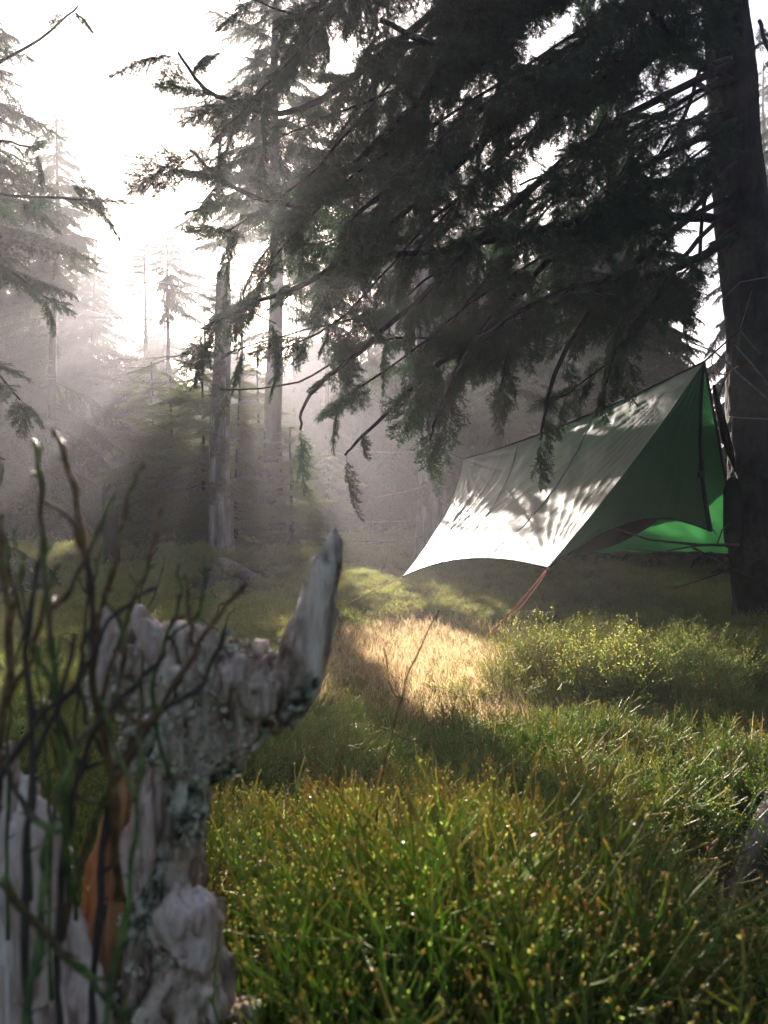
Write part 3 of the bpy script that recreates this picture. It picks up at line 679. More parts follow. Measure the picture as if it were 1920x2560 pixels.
# door panel
tri_top = lambda t: bez(P, Bb, Vector((.06, .06, -.02)), t)      # fold P -> B
tri_edge = lambda t: bez(P, E_, Vector((-.09, -.02, 0)), t)
dn = (Bb-P).cross(E_-P).normalized()
if dn.y > 0: dn = -dn
def door_disp(u, v, p):
    c = p-Bb; r = c.length; e1 = (E_-Bb).normalized(); e2 = dn.cross(e1); th = math.atan2(c.dot(e2), c.dot(e1))
    w = .012*wr(th*15)*min(1, r/.2)*math.exp(-r/.8)
    c = p-P; r = c.length; th = math.atan2(c.dot(e2), c.dot(e1)); w += .014*wr(th*22)*min(1, r/.25)*math.exp(-r/.9)
    ed = min(1, min(u, 1-u)*8)*min(1, (1-v)*8)
    return p+dn*(w*ed+.05*math.sin(math.pi*u)*v+.012*fbm(p.x*2, p.y*2, p.z*2)*ed)
n, m = 50, 60; V = []; F = []
for j in range(m+1):
    v = j/m; a = tri_top(v); b2 = tri_edge(v)
    for i in range(n+1):
        u = i/n; p = a.lerp(b2, u)+Vector((0, 0, .19))*math.sin(math.pi*u)*v**6*.9
        V.append(door_disp(u, v, p))
for j in range(m):
    for i in range(n): F.append((j*(n+1)+i, j*(n+1)+i+1, (j+1)*(n+1)+i+1, (j+1)*(n+1)+i))
mkpatch('door_panel', V, F, M['tarp_door'], tarp, tloc)
mb = MB(); mb.tube([tri_edge(i/20)-tloc+Vector((0, -.004, 0)) for i in range(21)], [.009+.008*(i/20) for i in range(21)], 6); mb.obj('door_edge', M['binding'], tarp)
mb = MB(); mb.tube([V[m*(n+1)+i]-tloc for i in range(n+1)], [.006]*(n+1), 5); mb.obj('edge_binding', M['binding'], tarp)
# folded second door: dark roll at the right edge of the far panel
roll = lambda t: bez(P+Vector((.1, .1, -.12)), at(737, 475, 5.1), Vector((-.02, 0, .02)), t)
mb = MB(); mb.tube([roll(i/14)-tloc for i in range(15)], [.01+.018*math.sin(math.pi*i/14) for i in range(15)], 7); mb.obj('rolled_door', M['hammock'], tarp)
# pull-out tabs
for px, py, d in [(516, 494, 5.6), (618, 468, 4.85), (446, 512, 6.9)]:
    best = None
    c = at(px, py, d)
    # nearest point of the panel along the view ray
    bd = 1e9; ray = (c-CAM).normalized()
    for v in patch_pts if False else []: pass
    mb = MB(); mb.quad(Vector((-.025, 0, -.02)), Vector((.02, 0, -.028)), Vector((.028, 0, .02)), Vector((-.01, 0, .03))); mb.quad(Vector((-.008, -.03, -.03)), Vector((.008, -.03, -.03)), Vector((.01, 0, .01)), Vector((-.01, 0, .01)))
    o = mb.obj('pullout_tab', M['binding'], tarp); o.location = c-tloc; o['_ray'] = 1
tabs = [o for o in tarp.children if o.name.startswith('pullout_tab')]
nearV = [Vector(v.co)+tloc for v in tarp.children[0].data.vertices]
for o, (px, py) in zip(tabs, [(516, 494), (618, 468), (446, 512)]):
    ray = (at(px, py, 1)-CAM).normalized()
    v = min(nearV, key=lambda q: ((q-CAM)-ray*(q-CAM).dot(ray)).length)
    o.location = v-tloc-ray*.012; del o['_ray']
# guy lines
def cord(name, pts, r, m, label, cat='guy line', sag=.0):
    mb = MB(); Q = []
    for i in range(len(pts)-1):
        for s in range(8):
            t = s/8; Q.append(pts[i].lerp(pts[i+1], t)+Vector((0, 0, -sag*math.sin(math.pi*t))))
    Q.append(pts[-1]); o0 = pts[0]
    mb.tube([q-o0 for q in Q], [r]*len(Q), 5)
    o = mb.obj(name, M[m]); o.location = o0; return tag(o, label, cat)
peg = ground_hit(488, 637)+Vector((0, 0, .02)); peg = at(488, 636, 3.75)
cord('guy_line', [Bb+Vector((0, 0, -.01)), peg], .0055, 'cord', 'orange guy line from the near corner of the tarp to the grass', sag=.01)
cord('guy_line', [Bb+Vector((.008, 0, -.01)), peg+Vector((.014, 0, 0))], .0035, 'cord', 'slightly thinner orange cord running beside the main near guy line', sag=.03)
p4 = at(342, 606, 5.5)
cord('guy_line', [Aa, p4], .003, 'cord_pale', 'thin pale guy line from the far low corner of the tarp into sunlit grass')
trk = at(745, 325, 5.0)
cord('ridge_line', [P, trk], .006, 'binding', 'dark ridge line tying the tarp peak to the big trunk', 'rope')
cord('orange_cord', [at(716, 346, 4.7), at(711, 362, 4.7), at(717, 375, 4.7), at(726, 374, 4.7), at(738, 366, 4.8)], .004, 'cord', 'loose orange cord hanging by the tarp peak', 'cord')
cord('ridge_line', [Rr, at(433, 447, 9.3)], .004, 'binding', 'thin dark line tying the far tarp end to the grey trunk', 'rope')
tp = MB(); tp.tube([Vector((0, 0, 0)), Vector((.004, .0, .025))], [.012, .01], 6); 
o = tp.obj('line_tensioner', M['cord_pale']); o.location = Bb+Vector((0, -.01, -.02)); tag(o, 'small pale tensioner at the near tarp corner', 'tensioner')
# hammock below
M['hammock'].node_tree.nodes['Principled BSDF'].inputs['Specular IOR Level'].default_value = .05
hm = empty('hammock', Vector((1.6, 5.3, .5)), 'dark hammock hanging under the tarp with its belly just showing', 'hammock')
h0 = at(708, 425, 5.0); h1 = at(470, 500, 8.0)
V = []; F = []; n, m = 40, 14
for i in range(n+1):
    t = i/n; c = h0.lerp(h1, t); s = math.sin(math.pi*t)**.6
    sag = .62*s
    for j in range(m+1):
        a = math.pi*(j/m)
        V.append(c+Vector((-.95*math.cos(a)*.48*s, -.3*math.cos(a)*.4*s, -sag-.22*s*math.sin(a)+.12)))
for i in range(n):
    for j in range(m): F.append((i*(m+1)+j, i*(m+1)+j+1, (i+1)*(m+1)+j+1, (i+1)*(m+1)+j))
mkpatch('hammock_body', V, F, M['hammock'], hm, hm.location)
mb = MB(); sp0 = h0-hm.location; sp1 = at(728, 372, 5.0)-hm.location
w = Vector((.006, 0, .028)); mb.quad(sp0-w, sp0+w, sp1+w, sp1-w); mb.quad(sp0-w+Vector((0, .006, 0)), sp0+w+Vector((0, .006, 0)), sp1+w+Vector((0, .006, 0)), sp1-w+Vector((0, .006, 0))); mb.obj('suspension_strap', M['binding'], hm)
bag = MB(); bag.tube([Vector((0, 0, z)) for z in (-.25, -.24, -.15, 0, .12, .19, .215)], [.02, .05, .06, .06, .058, .04, .012], 12)
o = bag.obj('hanging_bag', M['hammock']); o.location = at(733, 510, 4.95); tag(o, 'dark rounded bag hanging against the big trunk beside the bright tarp side', 'bag')

# ------------------------------------------------------------------ bilberry
def berry_clump(name, n, h, spread, r, mats, sides=3, depth=3, seed=0, straw=0, segl=.05, redfrac=.15, seg=3, angle=.55, leaf=0):
    mb = MB()
    def grow(p, d, l, rr, lev, age, mi):
        k = seg; q = [p]; dd = d
        for i in range(k):
            dd = (dd+rv(.16)+Vector((0, 0, .07))).normalized(); q.append(q[-1]+dd*l/k)
        a1 = min(1, age+l/h*.95)
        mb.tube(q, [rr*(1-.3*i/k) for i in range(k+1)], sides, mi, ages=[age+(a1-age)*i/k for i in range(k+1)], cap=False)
        if lev == 0:
            t = q[-1]; mb.tube([t, t+dd*rr*2.2, t+dd*rr*5], [rr*.7, rr*1.5, rr*.3], sides, mi, ages=[a1, 1, 1], cap=False)
            for _ in range(3 if leaf else 0):
                b0 = q[R.randrange(1, len(q))]; e = (dd+rv(.9)).normalized(); w_ = e.cross(rv(1)).normalized()*leaf*.42; L_ = leaf*R.uniform(1., 2.)
                mb.quad(b0, b0+e*L_*.5-w_, b0+e*L_, b0+e*L_*.5+w_, mi, (.7, .85, 1, .85))
            return
        for b in range(2 if R.random() < .72 else 3):
            ax = rv(1); ax = (ax-dd*ax.dot(dd)).normalized()
            grow(q[-1] if b else q[-1], (dd+ax*R.uniform(.3, angle*1.5)).normalized(), l*R.uniform(.6, .95), rr*.78, lev-1, a1, mi)
        if R.random() < .6:
            ax = rv(1); ax = (ax-dd*ax.dot(dd)).normalized()
            grow(q[k//2+1], (dd+ax*.9).normalized(), l*R.uniform(.5, .8), rr*.6, 0, a1*.8, mi)
    for i in range(n):
        a = R.random()*6.28; rr = spread*math.sqrt(R.random())
        p = Vector((rr*math.cos(a), rr*math.sin(a), -.02)); d = (Vector((math.cos(a), math.sin(a), 0))*R.uniform(0, .5)+Vector((0, 0, 1))).normalized()
        hh = h*R.uniform(.6, 1.1)
        grow(p, d, hh*(.34 if depth < 4 else .27), r, depth, 0, 1 if R.random() < redfrac else 0)
    for i in range(straw):
        a = R.random()*6.28; rr = spread*math.sqrt(R.random()); p = Vector((rr*math.cos(a), rr*math.sin(a), 0)); d = (Vector((0, 0, 1))+rv(.55)).normalized(); l = h*R.uniform(.5, 1.1)
        s = d.cross(rv(1)).normalized()*r*R.uniform(.6, 1.2); q1 = p+d*l*.55; q2 = q1+(d+Vector((R.uniform(-.5, .5), R.uniform(-.5, .5), -.35))).normalized()*l*.45
        mb.quad(p-s, p+s, q1+s*.7, q1-s*.7, 2, (0, 0, .5, .5)); mb.tri(q1-s*.7, q1+s*.7, q2, 2, (.5, .5, 1))
    return bpy.data.objects.new(name, mb.mesh(name, mats))
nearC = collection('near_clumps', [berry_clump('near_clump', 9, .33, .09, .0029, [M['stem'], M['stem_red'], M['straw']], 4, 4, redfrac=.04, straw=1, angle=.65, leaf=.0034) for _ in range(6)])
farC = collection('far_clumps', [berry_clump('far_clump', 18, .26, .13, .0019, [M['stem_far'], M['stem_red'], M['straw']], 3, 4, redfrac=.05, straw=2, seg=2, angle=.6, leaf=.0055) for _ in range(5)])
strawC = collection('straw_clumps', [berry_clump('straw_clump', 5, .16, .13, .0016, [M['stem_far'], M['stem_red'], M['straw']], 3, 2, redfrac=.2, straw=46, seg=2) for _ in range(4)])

foreC = collection('front_clumps', [berry_clump('front_clump', 7, .50, .07, .0036, [M['stem'], M['stem_red'], M['straw']], 5, 4, redfrac=.2, straw=0, angle=.6, leaf=.004) for _ in range(6)])

def scat_region(name, coll, nk, npts, sample, smin, smax, label, keep=None, tilt=.25, hf=None):
    pts = []; rots = []; sc = []; ix = []
    while len(pts) < npts:
        x, y = sample()
        if keep and not keep(x, y): continue
        pts.append((x, y, gz(x, y)-.005)); rots.append((R.uniform(-tilt, tilt), R.uniform(-tilt, tilt), R.uniform(0, 6.28)))
        q = .5+.5*noise.noise(Vector((x*1.1, y*1.1, 5))); sc.append((smin+(smax-smin)*q)*R.uniform(.85, 1.15)*(hf(x, y) if hf else 1)); ix.append(R.randrange(nk))
    return scatter(name, coll, pts, rots, sc, ix, label)
def fr(y0, y1, wide=.62, pw=1.):
    def f():
        y = y0+(y1-y0)*R.random()**pw; return (R.uniform(-1, 1)*(y*wide+.35), y)
    return f
peg_g = ground_hit(450, 655)
def straw_zone(x, y): # trampled sunlit grass around the guy line
    return ((x-.35)/.85)**2+((y-4.0)/1.75)**2 < 1
def keep_near(x, y):
    t = max(0, min(1, ((x-.41)*.5+(y-1.2)*.6)/(.5**2+.6**2))); dx_ = x-(.41+.5*t); dy_ = y-(1.2+.6*t)
    if math.hypot(dx_, dy_) < (.34 if dy_ < 0 else .1) and R.random() < .96: return False
    return not (math.hypot(x+.19, y-.66) < .13)
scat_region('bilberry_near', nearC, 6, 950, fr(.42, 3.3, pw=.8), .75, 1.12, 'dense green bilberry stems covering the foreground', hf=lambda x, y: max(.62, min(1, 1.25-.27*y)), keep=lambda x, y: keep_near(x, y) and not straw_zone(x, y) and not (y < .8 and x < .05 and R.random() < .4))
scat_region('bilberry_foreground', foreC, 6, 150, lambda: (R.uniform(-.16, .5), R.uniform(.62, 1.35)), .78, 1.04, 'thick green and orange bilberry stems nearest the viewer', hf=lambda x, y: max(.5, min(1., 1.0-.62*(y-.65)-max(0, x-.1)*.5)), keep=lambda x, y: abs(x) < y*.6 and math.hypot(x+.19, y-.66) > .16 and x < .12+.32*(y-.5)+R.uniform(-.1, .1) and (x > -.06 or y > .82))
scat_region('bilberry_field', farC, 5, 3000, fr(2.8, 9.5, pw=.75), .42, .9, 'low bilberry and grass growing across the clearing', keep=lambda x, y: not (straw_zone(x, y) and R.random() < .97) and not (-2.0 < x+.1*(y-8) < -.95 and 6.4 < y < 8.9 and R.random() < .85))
scat_region('bilberry_far', farC, 5, 1500, fr(9, 20, .6), .9, 1.5, 'distant low shrubs under the trees')
scat_region('dry_grass', strawC, 4, 1500, lambda: (R.gauss(.35, .6), R.gauss(4.1, 1.2)), .45, .85, 'trampled dry straw coloured grass in the sun patch', keep=lambda x, y: y > 2.3)
scat_region('grass_tufts', strawC, 4, 160, fr(3, 12), .5, 1., 'pale dry grass scattered through the clearing')
# sunlit bush on the right
bush = empty('bilberry_bush', (.90, 2.98, gz(.9, 2.98)), 'sunlit yellow-green bilberry bush in front of the tarp', 'bush')
clm = [berry_clump('bush_stems', 26, .50, .15, .0021, [M['stem_far'], M['stem_red'], M['straw']], 3, 4, redfrac=.08, seg=3, leaf=.006).data for _ in range(3)]
for i in range(26):
    a = R.random()*6.28; r = math.sqrt(R.random()); x = math.cos(a)*r*.48; y = math.sin(a)*r*.34
    o = link(bpy.data.objects.new('stem_cluster', clm[i % 3]), bush); o.location = (x, y, -.03); o.rotation_euler = (R.uniform(-.2, .2), R.uniform(-.2, .2), R.random()*6); s = (1.02-.45*r*r)*R.uniform(.68, 1.05); o.scale = (s, s, s)
# smaller bush far right
bush2 = empty('bilberry_bush', (1.62, 3.2, gz(1.62, 3.2)), 'shaded bilberry bush at the right edge in front of the big trunk', 'bush')
for i in range(14):
    o = link(bpy.data.objects.new('stem_cluster', clm[i % 3]), bush2); o.location = (R.uniform(-.4, .4), R.uniform(-.3, .3), -.03); o.rotation_euler = (R.uniform(-.2, .2), R.uniform(-.2, .2), R.random()*6); s = R.uniform(.5, .75); o.scale = (s, s, s)
# pale root at the lower right
rt = [(768+20, 770, 2.1), (760, 830, 1.95), (740, 870, 1.8), (715, 915, 1.62), (690, 945, 1.5), (655, 975, 1.42)]
mb = MB(); Q = [at(x_, y_, d_*.85) for x_, y_, d_ in rt]
for q_ in Q: q_.z = max(q_.z, gz(q_.x, q_.y)+.02)
mb.tube(Q, [.022, .023, .021, .02, .018, .012], 10); o = mb.obj('fallen_branch', M['snag']); tag(o, 'pale peeled branch lying in the undergrowth at the right edge', 'branch')
for j, (pts, lab) in enumerate([(A((560, 690, 3.0), (600, 686, 3.0), (618, 696, 3.0)), 'bent dry straw stalk lying over the grass below the bush'), (A((598, 668, 2.9), (640, 692, 2.85), (700, 672, 2.9)), 'long dry stalk crossing the shade right of the bush'),
                         (A((674, 632, 3.2), (700, 680, 3.0), (735, 730, 2.8)), 'thin leaning stalk right of the sunlit bush')]):
    cord('dry_stalk', pts, .002, 'deadtwig', lab, 'stalk')

# ------------------------------------------------------------------ foreground stump
M['stumpw'] = noisemat('lichened_stump_wood', [(.34, (.032, .021, .014)), (.44, (.24, .165, .115)), (.53, (.52, .40, .30)), (.64, (.80, .67, .54))], scale=38, stretch=(1, 1, .22), bump=1., bdist=.012,
                       stops2=[(.36, (.03, .032, .024)), (.48, (.20, .20, .14)), (.62, (.62, .60, .47))], scale2=12, thr=(.5, .56), detail=12)
M['stumpbare'] = noisemat('bare_split_wood', [(.34, (.10, .06, .045)), (.46, (.50, .36, .29)), (.62, (.80, .68, .60))], scale=34, stretch=(1, 1, .13), bump=1., bdist=.01)
M['stumporange'] = noisemat('rotten_orange_wood', [(.3, (.10, .045, .02)), (.5, (.42, .20, .085)), (.7, (.6, .38, .22))], scale=26, stretch=(1, 1, .12), bump=1., bdist=.006)
M['lichen'] = noisemat('grey_green_lichen', [(.36, (.24, .22, .14)), (.64, (.66, .62, .46))], scale=45, bump=.3)
SD = .66
stump = empty('broken_stump', (at(150, 1000, SD).x, at(150, 1000, SD).y, 0), 'weathered lichen-covered broken stump with one tall spike in the foreground', 'stump')
so_ = stump.location.copy()
def blob(name, limbs, material, voxel=.0035, disp=.006, fine=.0025, grain=3., seed=0, dirz=True):
    "several tapered tubes fused by a voxel remesh, then roughened along the grain"
    mb = MB()
    for pts, rad in limbs:
        Q = []; Rd = []
        P_ = [at(*p)-so_ for p in pts]
        for i in range(len(P_)-1):
            for s in range(4):
                t = s/4; Q.append(P_[i].lerp(P_[i+1], t)); Rd.append(rad[i]*(1-t)+rad[i+1]*t)
        Q.append(P_[-1]); Rd.append(rad[-1])
        mb.tube(Q, Rd, 12)
    o = bpy.data.objects.new(name+'_tmp', mb.mesh(name, [material])); C.objects.link(o)
    md = o.modifiers.new('r', 'REMESH'); md.mode = 'VOXEL'; md.voxel_size = voxel
    dg = bpy.context.evaluated_depsgraph_get(); ev = o.evaluated_get(dg); me = bpy.data.meshes.new_from_object(ev)
    bpy.data.objects.remove(o)
    n = len(me.vertices); co = np.empty(n*3, np.float32); me.vertices.foreach_get('co', co); co = co.reshape(-1, 3)
    no = np.empty(n*3, np.float32); me.vertices.foreach_get('normal', no); no = no.reshape(-1, 3)
    for i in range(n):
        x, y, z = map(float, co[i])
        a = noise.fractal(Vector((x*24+seed, y*24, z*24/grain)), .6, 2.2, 4)*disp*2.2+(.4-abs(noise.noise(Vector((x*60+seed, y*60, z*60/grain)))))*disp*.9
        b = (1-min(1, abs(noise.noise(Vector((x*75+seed, y*75, z*75/(grain*2.5)))))*4))**2*fine*2.6
        co[i] += no[i]*(a-b)
    me.vertices.foreach_set('co', co.ravel()); me.materials.clear(); me.materials.append(material)
    me.polygons.foreach_set('use_smooth', [True]*len(me.polygons)); me.update()
    return link(bpy.data.objects.new(name, me), stump)
trunkL = [([(155, 1120, SD), (150, 1000, SD), (150, 900, SD), (152, 830, SD), (165, 760, SD), (180, 710, SD), (185, 680, SD)], [.052, .052, .046, .042, .040, .042, .044]),
          ([(125, 690, SD), (150, 672, SD), (200, 672, SD), (250, 690, SD), (285, 690, SD)], [.030, .040, .040, .033, .028]),
          ([(112, 700, SD+.01), (110, 660, SD), (112, 632, SD), (110, 612, SD-.005)], [.02, .016, .008, .0008]),
          ([(140, 670, SD), (138, 645, SD), (134, 622, SD)], [.018, .010, .0008]),
          ([(165, 800, SD+.01), (188, 752, SD), (235, 722, SD), (270, 702, SD), (298, 672, SD)], [.026, .031, .028, .025, .02]),
          ([(190, 900, SD), (195, 960, SD-.02), (185, 1010, SD-.03)], [.02, .034, .04])]
blob('stump_trunk', trunkL, M['stumpw'], grain=2.5, disp=.007)
blob('splinter', [([(122, 700, SD-.02), (112, 660, SD-.02), (110, 630, SD-.02), (107, 603, SD-.02)], [.014, .0155, .009, .0006])], M['stumpbare'], voxel=.0022, disp=.003, grain=6, seed=3)
blob('splinter', [([(150, 690, SD-.015), (146, 650, SD-.015), (140, 625, SD-.015), (134, 606, SD-.015)], [.012, .013, .008, .0006])], M['stumpbare'], voxel=.0022, disp=.003, grain=6, seed=5)
blob('splinter', [([(215, 700, SD-.03), (228, 672, SD-.035), (243, 655, SD-.03)], [.012, .014, .003])], M['stumpbare'], voxel=.0025, disp=.004, grain=3, seed=8)
blob('spike', [([(270, 705, SD), (295, 680, SD), (308, 640, SD), (318, 600, SD), (328, 565, SD), (334, 540, SD), (336, 524, SD)], [.028, .0235, .0185, .0165, .013, .0085, .001])], M['stumpw'], voxel=.0028, disp=.003, grain=5)
blob('orange_wood', [([(92, 1060, SD-.03), (100, 960, SD-.035), (112, 870, SD-.035), (125, 790, SD-.03), (132, 760, SD-.02)], [.02, .022, .02, .012, .004])], M['stumporange'], voxel=.0028, disp=.005, grain=8)
blob('bare_wood', [([(135, 900, SD-.045), (142, 850, SD-.045), (150, 800, SD-.04), (165, 740, SD-.035)], [.006, .014, .012, .005]), ([(160, 940, SD-.04), (185, 910, SD-.05), (205, 930, SD-.045), (190, 960, SD-.05)], [.012, .024, .014, .016])], M['stumpbare'], voxel=.0028, disp=.004, grain=5)
for k, L_ in enumerate([[(70, 1060, SD-.08), (62, 980, SD-.08), (58, 920, SD-.08), (50, 860, SD-.075), (52, 845, SD-.07)], [(12, 1060, SD-.08), (12, 960, SD-.08), (18, 880, SD-.08), (15, 800, SD-.08), (8, 742, SD-.08)], [(36, 1000, SD-.09), (34, 900, SD-.09), (34, 820, SD-.09), (28, 775, SD-.085)]]):
    blob('splinter_slab', [(L_, [.03, .028, .02, .012, .004][:len(L_)] if len(L_) == 5 else [.02, .02, .013, .004])], M['stumpbare'], voxel=.0032, disp=.007, grain=6, seed=k*7)
blob('root_base', [([(-60, 1080, SD-.04), (40, 1040, SD-.03), (130, 1040, SD-.02), (220, 1080, SD-.02)], [.05, .055, .05, .05])], M['stumpw'], voxel=.004, disp=.01)
# lichen flakes over the head of the stump
src = [o for o in stump.children if o.name.startswith('stump_trunk')][0].data
lm = MB(); vs_ = src.vertices
cand = [v.index for v in vs_ if v.normal.y < .4]
for _ in range(2600):
    v = vs_[R.choice(cand)]
    f = fbm(v.co.x*18, v.co.y*18, v.co.z*18, 3)+.35*(1 if (v.co.z+so_.z) > .50 else -.4)
    if f < .12: continue
    c = v.co+v.normal*.0015; r = R.uniform(.0018, .0048); nn = (v.normal+rv(.6)).normalized(); a = nn.cross(rv(1)).normalized(); b = nn.cross(a); k = 6
    i0 = len(lm.v); lm.v.append(c); lm.a.append(0)
    for j in range(k):
        th = 6.283*j/k; rr = r*R.uniform(.5, 1.2); lm.v.append(c+a*rr*math.cos(th)+b*rr*math.sin(th)+nn*R.uniform(0, .0035)); lm.a.append(1)
    for j in range(k): lm.f.append((i0, i0+1+j, i0+1+(j+1) % k)); lm.m.append(0)
tag(lm.obj('lichen', M['lichen'], stump), kind='stuff')

# ------------------------------------------------------------------ tall bilberry stems in the foreground (left)
M['near_green'] = noisemat('mottled_green_stem', [(.34, (.03, .05, .018)), (.5, (.07, .13, .03)), (.66, (.2, .25, .07))], scale=70, bump=.8, bdist=.001, rough=.5, stops2=[(.35, (.05, .035, .022)), (.65, (.17, .12, .06))], scale2=30, thr=(.5, .58))
M['near_red'] = noisemat('mottled_brown_stem', [(.34, (.04, .025, .018)), (.5, (.13, .075, .035)), (.66, (.3, .2, .09))], scale=70, bump=.8, bdist=.001, rough=.5, stops2=[(.35, (.04, .06, .02)), (.65, (.16, .18, .05))], scale2=30, thr=(.52, .6))
def tall(pts, r, branches, label, red=False, d=.42):
    base = pts[0]; root = empty('bilberry_shrub', at(*base), label, 'shrub stem', None)
    off = root.location
    m0 = [M['near_red'] if red else M['near_green']]; r *= .82; branches = [(f, b, q*.82) for f, b, q in branches]
    def tb(P_, r0, r1, a0, a1, nm):
        Q = []
        for i in range(len(P_)-1):
            a = P_[max(0, i-1)]; b = P_[i]; c = P_[i+1]; dd = P_[min(len(P_)-1, i+2)]
            for s in range(5):
                t = s/5; Q.append(.5*((2*b)+(c-a)*t+(2*a-5*b+4*c-dd)*t*t+(3*b-a-3*c+dd)*t**3)+rv(.0006)+Vector((.0006*(1 if (i*5+s) % 4 < 2 else -1), 0, 0)))
        Q.append(P_[-1]); K = len(Q)-1; mb = MB()
        rad = [(r0*(1-i/K)+r1*i/K)*(1+.35*(i % 4 == 0))*R.uniform(.85, 1.12) for i in range(K+1)]
        mb.tube([q-off for q in Q], rad, 6, ages=[a0+(a1-a0)*i/K for i in range(K+1)])
        e = (Q[-1]-Q[-2]).normalized(); t = Q[-1]-off
        mb.tube([t, t+e*r1*2, t+e*r1*5], [r1, r1*1.35, r1*.2], 6, ages=[a1, a1, 1])
        for i in range(3, K, 3):
            if R.random() < .75:
                q = Q[i]-off; ax = (e.cross(rv(1))).normalized(); dd_ = (ax+e*.9).normalized(); l_ = R.uniform(2, 4.5)*rad[i]
                mb.tube([q, q+dd_*l_*.6, q+dd_*l_*1.6], [rad[i]*.55, rad[i]*.6, rad[i]*.08], 5, ages=[a0, .8, .9])
        mb.obj(nm, m0, root)
        return Q
    Q = tb([at(*p) for p in pts], r, r*.6, .15, .9, 'main_stem')
    for (f, bpts, br) in branches:
        s = Q[int(f*(len(Q)-1))]
        tb([s]+[at(*p) for p in bpts], br, br*.65, .35, .98, 'side_stem')
    return root
tall([(118, 900, .46), (112, 780, .45), (95, 690, .44), (92, 600, .43), (82, 540, .43), (72, 480, .43), (58, 438, .43)], .0030, [(.45, [(115, 560, .43), (128, 500, .43), (140, 470, .43)], .0021), (.6, [(70, 520, .42), (50, 505, .42)], .0018), (.3, [(130, 610, .44), (150, 560, .44), (160, 515, .44)], .002)], 'tall brown-tipped bilberry stem that curves left against the misty gap', red=True)
tall([(70, 900, .44), (62, 760, .43), (52, 650, .42), (44, 560, .42), (40, 490, .42), (36, 448, .42)], .0026, [(.5, [(70, 590, .42), (98, 530, .42), (112, 500, .42)], .0018), (.35, [(30, 640, .42), (12, 580, .42), (2, 520, .42)], .0019)], 'straight dark green bilberry stem with its tip at the left of the gap')
tall([(-10, 900, .44), (-2, 760, .43), (10, 650, .43), (2, 560, .43), (-6, 500, .43)], .0032, [(.4, [(30, 660, .43), (45, 600, .43), (55, 570, .43)], .002), (.6, [(14, 600, .43), (24, 560, .43)], .0017)], 'thick bilberry stem at the extreme left edge', red=True)
tall([(60, 940, .46), (95, 820, .46), (140, 740, .45), (178, 680, .45), (215, 620, .45), (240, 590, .45)], .0030, [(.45, [(120, 700, .45), (125, 640, .45), (105, 600, .45)], .0022), (.7, [(190, 620, .45), (186, 580, .45)], .0016), (.25, [(70, 790, .45), (48, 730, .45)], .0022)], 'dark bilberry stem slanting right in front of the stump head', red=True)
tall([(170, 780, .5), (152, 700, .5), (165, 640, .5), (180, 600, .5), (178, 570, .5)], .0022, [(.5, [(200, 610, .5), (205, 560, .5)], .0016)], 'green bilberry stem standing just over the stump head')
tall([(100, 1040, .40), (128, 900, .42), (138, 800, .43), (140, 720, .44), (143, 660, .44)], .0024, [(.5, [(120, 760, .43), (100, 700, .43)], .0018)], 'green bilberry stem crossing the stump trunk')
tall([(372, 900, .95), (378, 800, .95), (396, 720, .95), (410, 670, .95), (438, 612, .95)], .0016, [(.6, [(392, 690, .95), (384, 650, .95)], .0012), (.45, [(415, 740, .95), (428, 715, .95)], .0012)], 'slender reddish bilberry stem rising into the sunlit grass', red=True)
tall([(20, 1060, .38), (40, 930, .4), (44, 860, .41), (60, 790, .42), (84, 735, .43)], .0032, [(.6, [(20, 800, .42), (5, 760, .42)], .0022)], 'dark forked bilberry stem before the left splinters')
tall([(0, 880, .38), (50, 940, .40), (100, 990, .41), (140, 1040, .42)], .003, [], 'arching green bilberry stem across the bottom left corner')
for pts_, r_, br_, lab_ in [
    ([(90, 1040, .47), (100, 900, .47), (112, 790, .47), (150, 720, .47), (196, 690, .47), (222, 640, .47)], .0030, [(.45, [(95, 740, .46), (80, 690, .46), (84, 640, .46)], .002), (.7, [(182, 672, .47), (172, 640, .47)], .0015)], 'dark woody stem forking before the stump neck'),
    ([(58, 1040, .44), (60, 900, .44), (72, 800, .44), (96, 730, .44), (130, 690, .44), (160, 660, .44)], .0028, [(.5, [(60, 720, .44), (46, 670, .44)], .0019)], 'dark woody stem crossing the left edge of the stump head'),
    ([(30, 1040, .42), (24, 880, .42), (34, 760, .42), (26, 650, .42), (40, 560, .42)], .0026, [(.5, [(60, 700, .42), (74, 640, .42)], .0018)], 'dark upright woody stem in the left thicket'),
    ([(-10, 800, .42), (30, 730, .42), (80, 680, .42), (110, 620, .42), (150, 590, .42)], .0022, [(.6, [(92, 610, .42), (88, 560, .42)], .0014)], 'dark stem leaning in from the left edge')]:
    rt_ = tall(pts_, r_, br_, lab_)
    for ch_ in rt_.children: ch_.data.materials.clear(); ch_.data.materials.append(M['darktwig'])
for i, (x, y, dx, h) in enumerate([(205, 640, 8, 60), (30, 600, -8, 110), (75, 620, 14, 120), (128, 610, 14, 100), (8, 640, 6, 120), (50, 700, -12, 120)]):
    dz_ = .78 if x > 120 else .5
    tall([(x, y+300, dz_), (x, y+130, dz_), (x+dx*.3, y+60, dz_), (x+dx, y-h*.2, dz_), (x+dx*2, y-h*.6, dz_)], .0015 if x < 120 else .0018, [(.6, [(x+dx+14, y-20, dz_), (x+dx+22, y-h*.5, dz_)], .0011), (.75, [(x+dx-12, y-h*.35, dz_)], .0009)],
         ['thin stem rising behind the stump head', 'thin stem in the left thicket', 'thin stem between the left thicket and the stump', 'thin stem just left of the stump head', 'low thin stem at the left frame edge', 'low thin stem under the left thicket'][i], red=(i % 3 == 0))

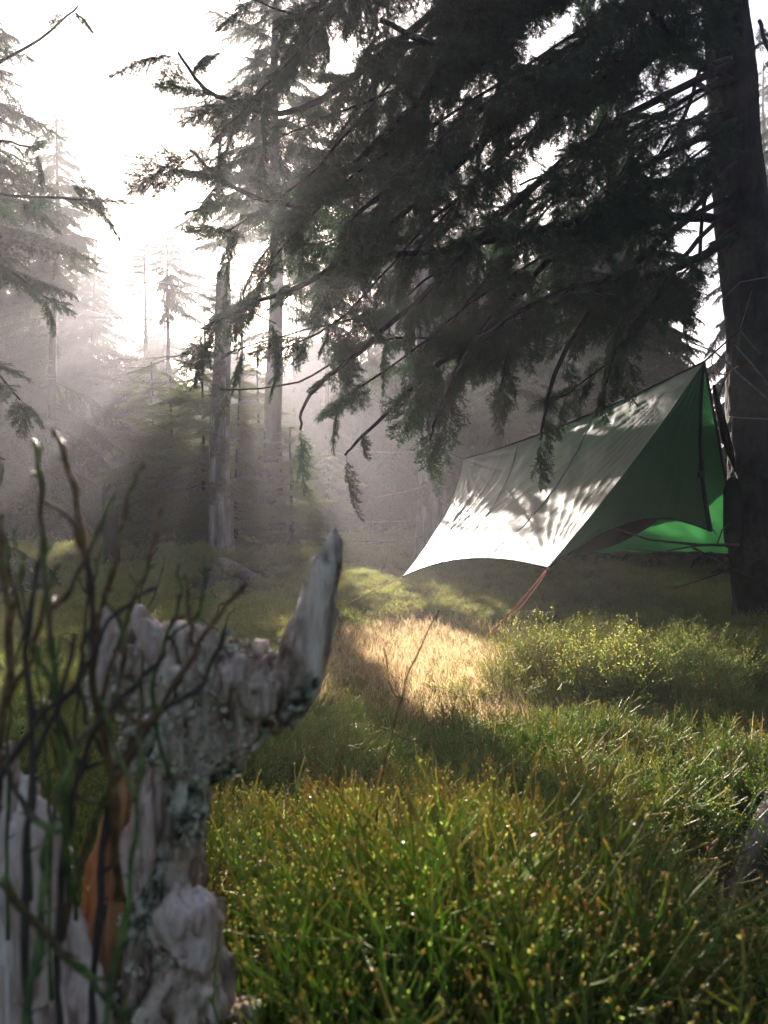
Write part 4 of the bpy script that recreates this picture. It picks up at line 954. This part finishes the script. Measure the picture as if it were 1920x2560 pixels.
# each tree of the two back rows named by what it stands behind
MARK = [(-400, 'outside the left edge of the view'), (0, 'at the very left edge'), (45, 'just inside the left edge'), (85, 'under the left part of the open sky'), (125, 'under the middle of the open sky'), (165, 'left of the broken dead trunk'),
        (205, 'straight behind the broken dead trunk'), (245, 'behind the mossy trunk'), (290, 'just right of the mossy trunk'), (335, 'behind the lowest hanging bough tips'), (380, 'left of the grey bare trunk'), (420, 'behind the grey bare trunk'),
        (460, 'behind the far end of the tarp'), (520, 'behind the middle of the tarp ridge'), (590, 'behind the near half of the tarp ridge'), (650, 'behind the tarp peak'), (700, 'behind the big dark trunk'), (768, 'outside the right edge of the view')]
for gname, head in (('far row of misty spruces', 'far misty spruce'), ('dim spruces closing the wood', 'dim wood spruce')):
    used = {}
    for o in sorted([o for o in S.objects if o.get('group') == gname], key=lambda o: o.location.y):
        px = 384+o.location.x/o.location.y*FPX
        m_ = [t for x_, t in MARK if x_ <= px][-1] if px > -400 else MARK[0][1]
        used[m_] = used.get(m_, 0)+1
        o['label'] = head+[' ', ' at middle depth ', ' deepest in ', ' hidden deepest '][min(3, used[m_]-1)]+m_
for o in S.objects:
    if o.get('group') == 'added spruces at the viewer side':
        x, y = o.location.x, o.location.y
        o['label'] = 'unseen spruce added to block sky light, '+('behind the viewer ' if y < -2 else 'level with the viewer ')+('far off ' if abs(x) > 7.6 else ('well off ' if abs(x) > 6.9 else ('close by ' if abs(x) < 4.5 else '')))+('on the right' if x > 0 else 'on the left')
# ------------------------------------------------------------------ haze
hz = bpy.data.meshes.new('haze'); x0, x1, y0, y1, z0, z1 = -45, 45, -16, 62, -1.8, 16.5
hz.from_pydata([(x, y, z) for z in (z0, z1) for y in (y0, y1) for x in (x0, x1)], [], [(0, 1, 3, 2), (4, 6, 7, 5), (0, 4, 5, 1), (2, 3, 7, 6), (0, 2, 6, 4), (1, 5, 7, 3)])
hz.update()
bm = bmesh.new(); bm.from_mesh(hz); bmesh.ops.recalc_face_normals(bm, faces=bm.faces); bm.to_mesh(hz); bm.free()
m, nt, o = mat('haze'); pv = nd(nt, 'ShaderNodeVolumePrincipled'); pv.inputs['Color'].default_value = (.90, .89, .97, 1); pv.inputs['Density'].default_value = .006; pv.inputs['Anisotropy'].default_value = .58
nt.links.new(pv.outputs[0], o.inputs['Volume']); hz.materials.append(m)
tag(link(bpy.data.objects.new('haze', hz)), 'morning mist hanging between the trees', kind='stuff')

print('TRIS',{m.name:len(m.polygons) for m in NEAR+FAR+MID+YOUNG},sum(len(m.polygons) for m in bpy.data.meshes))
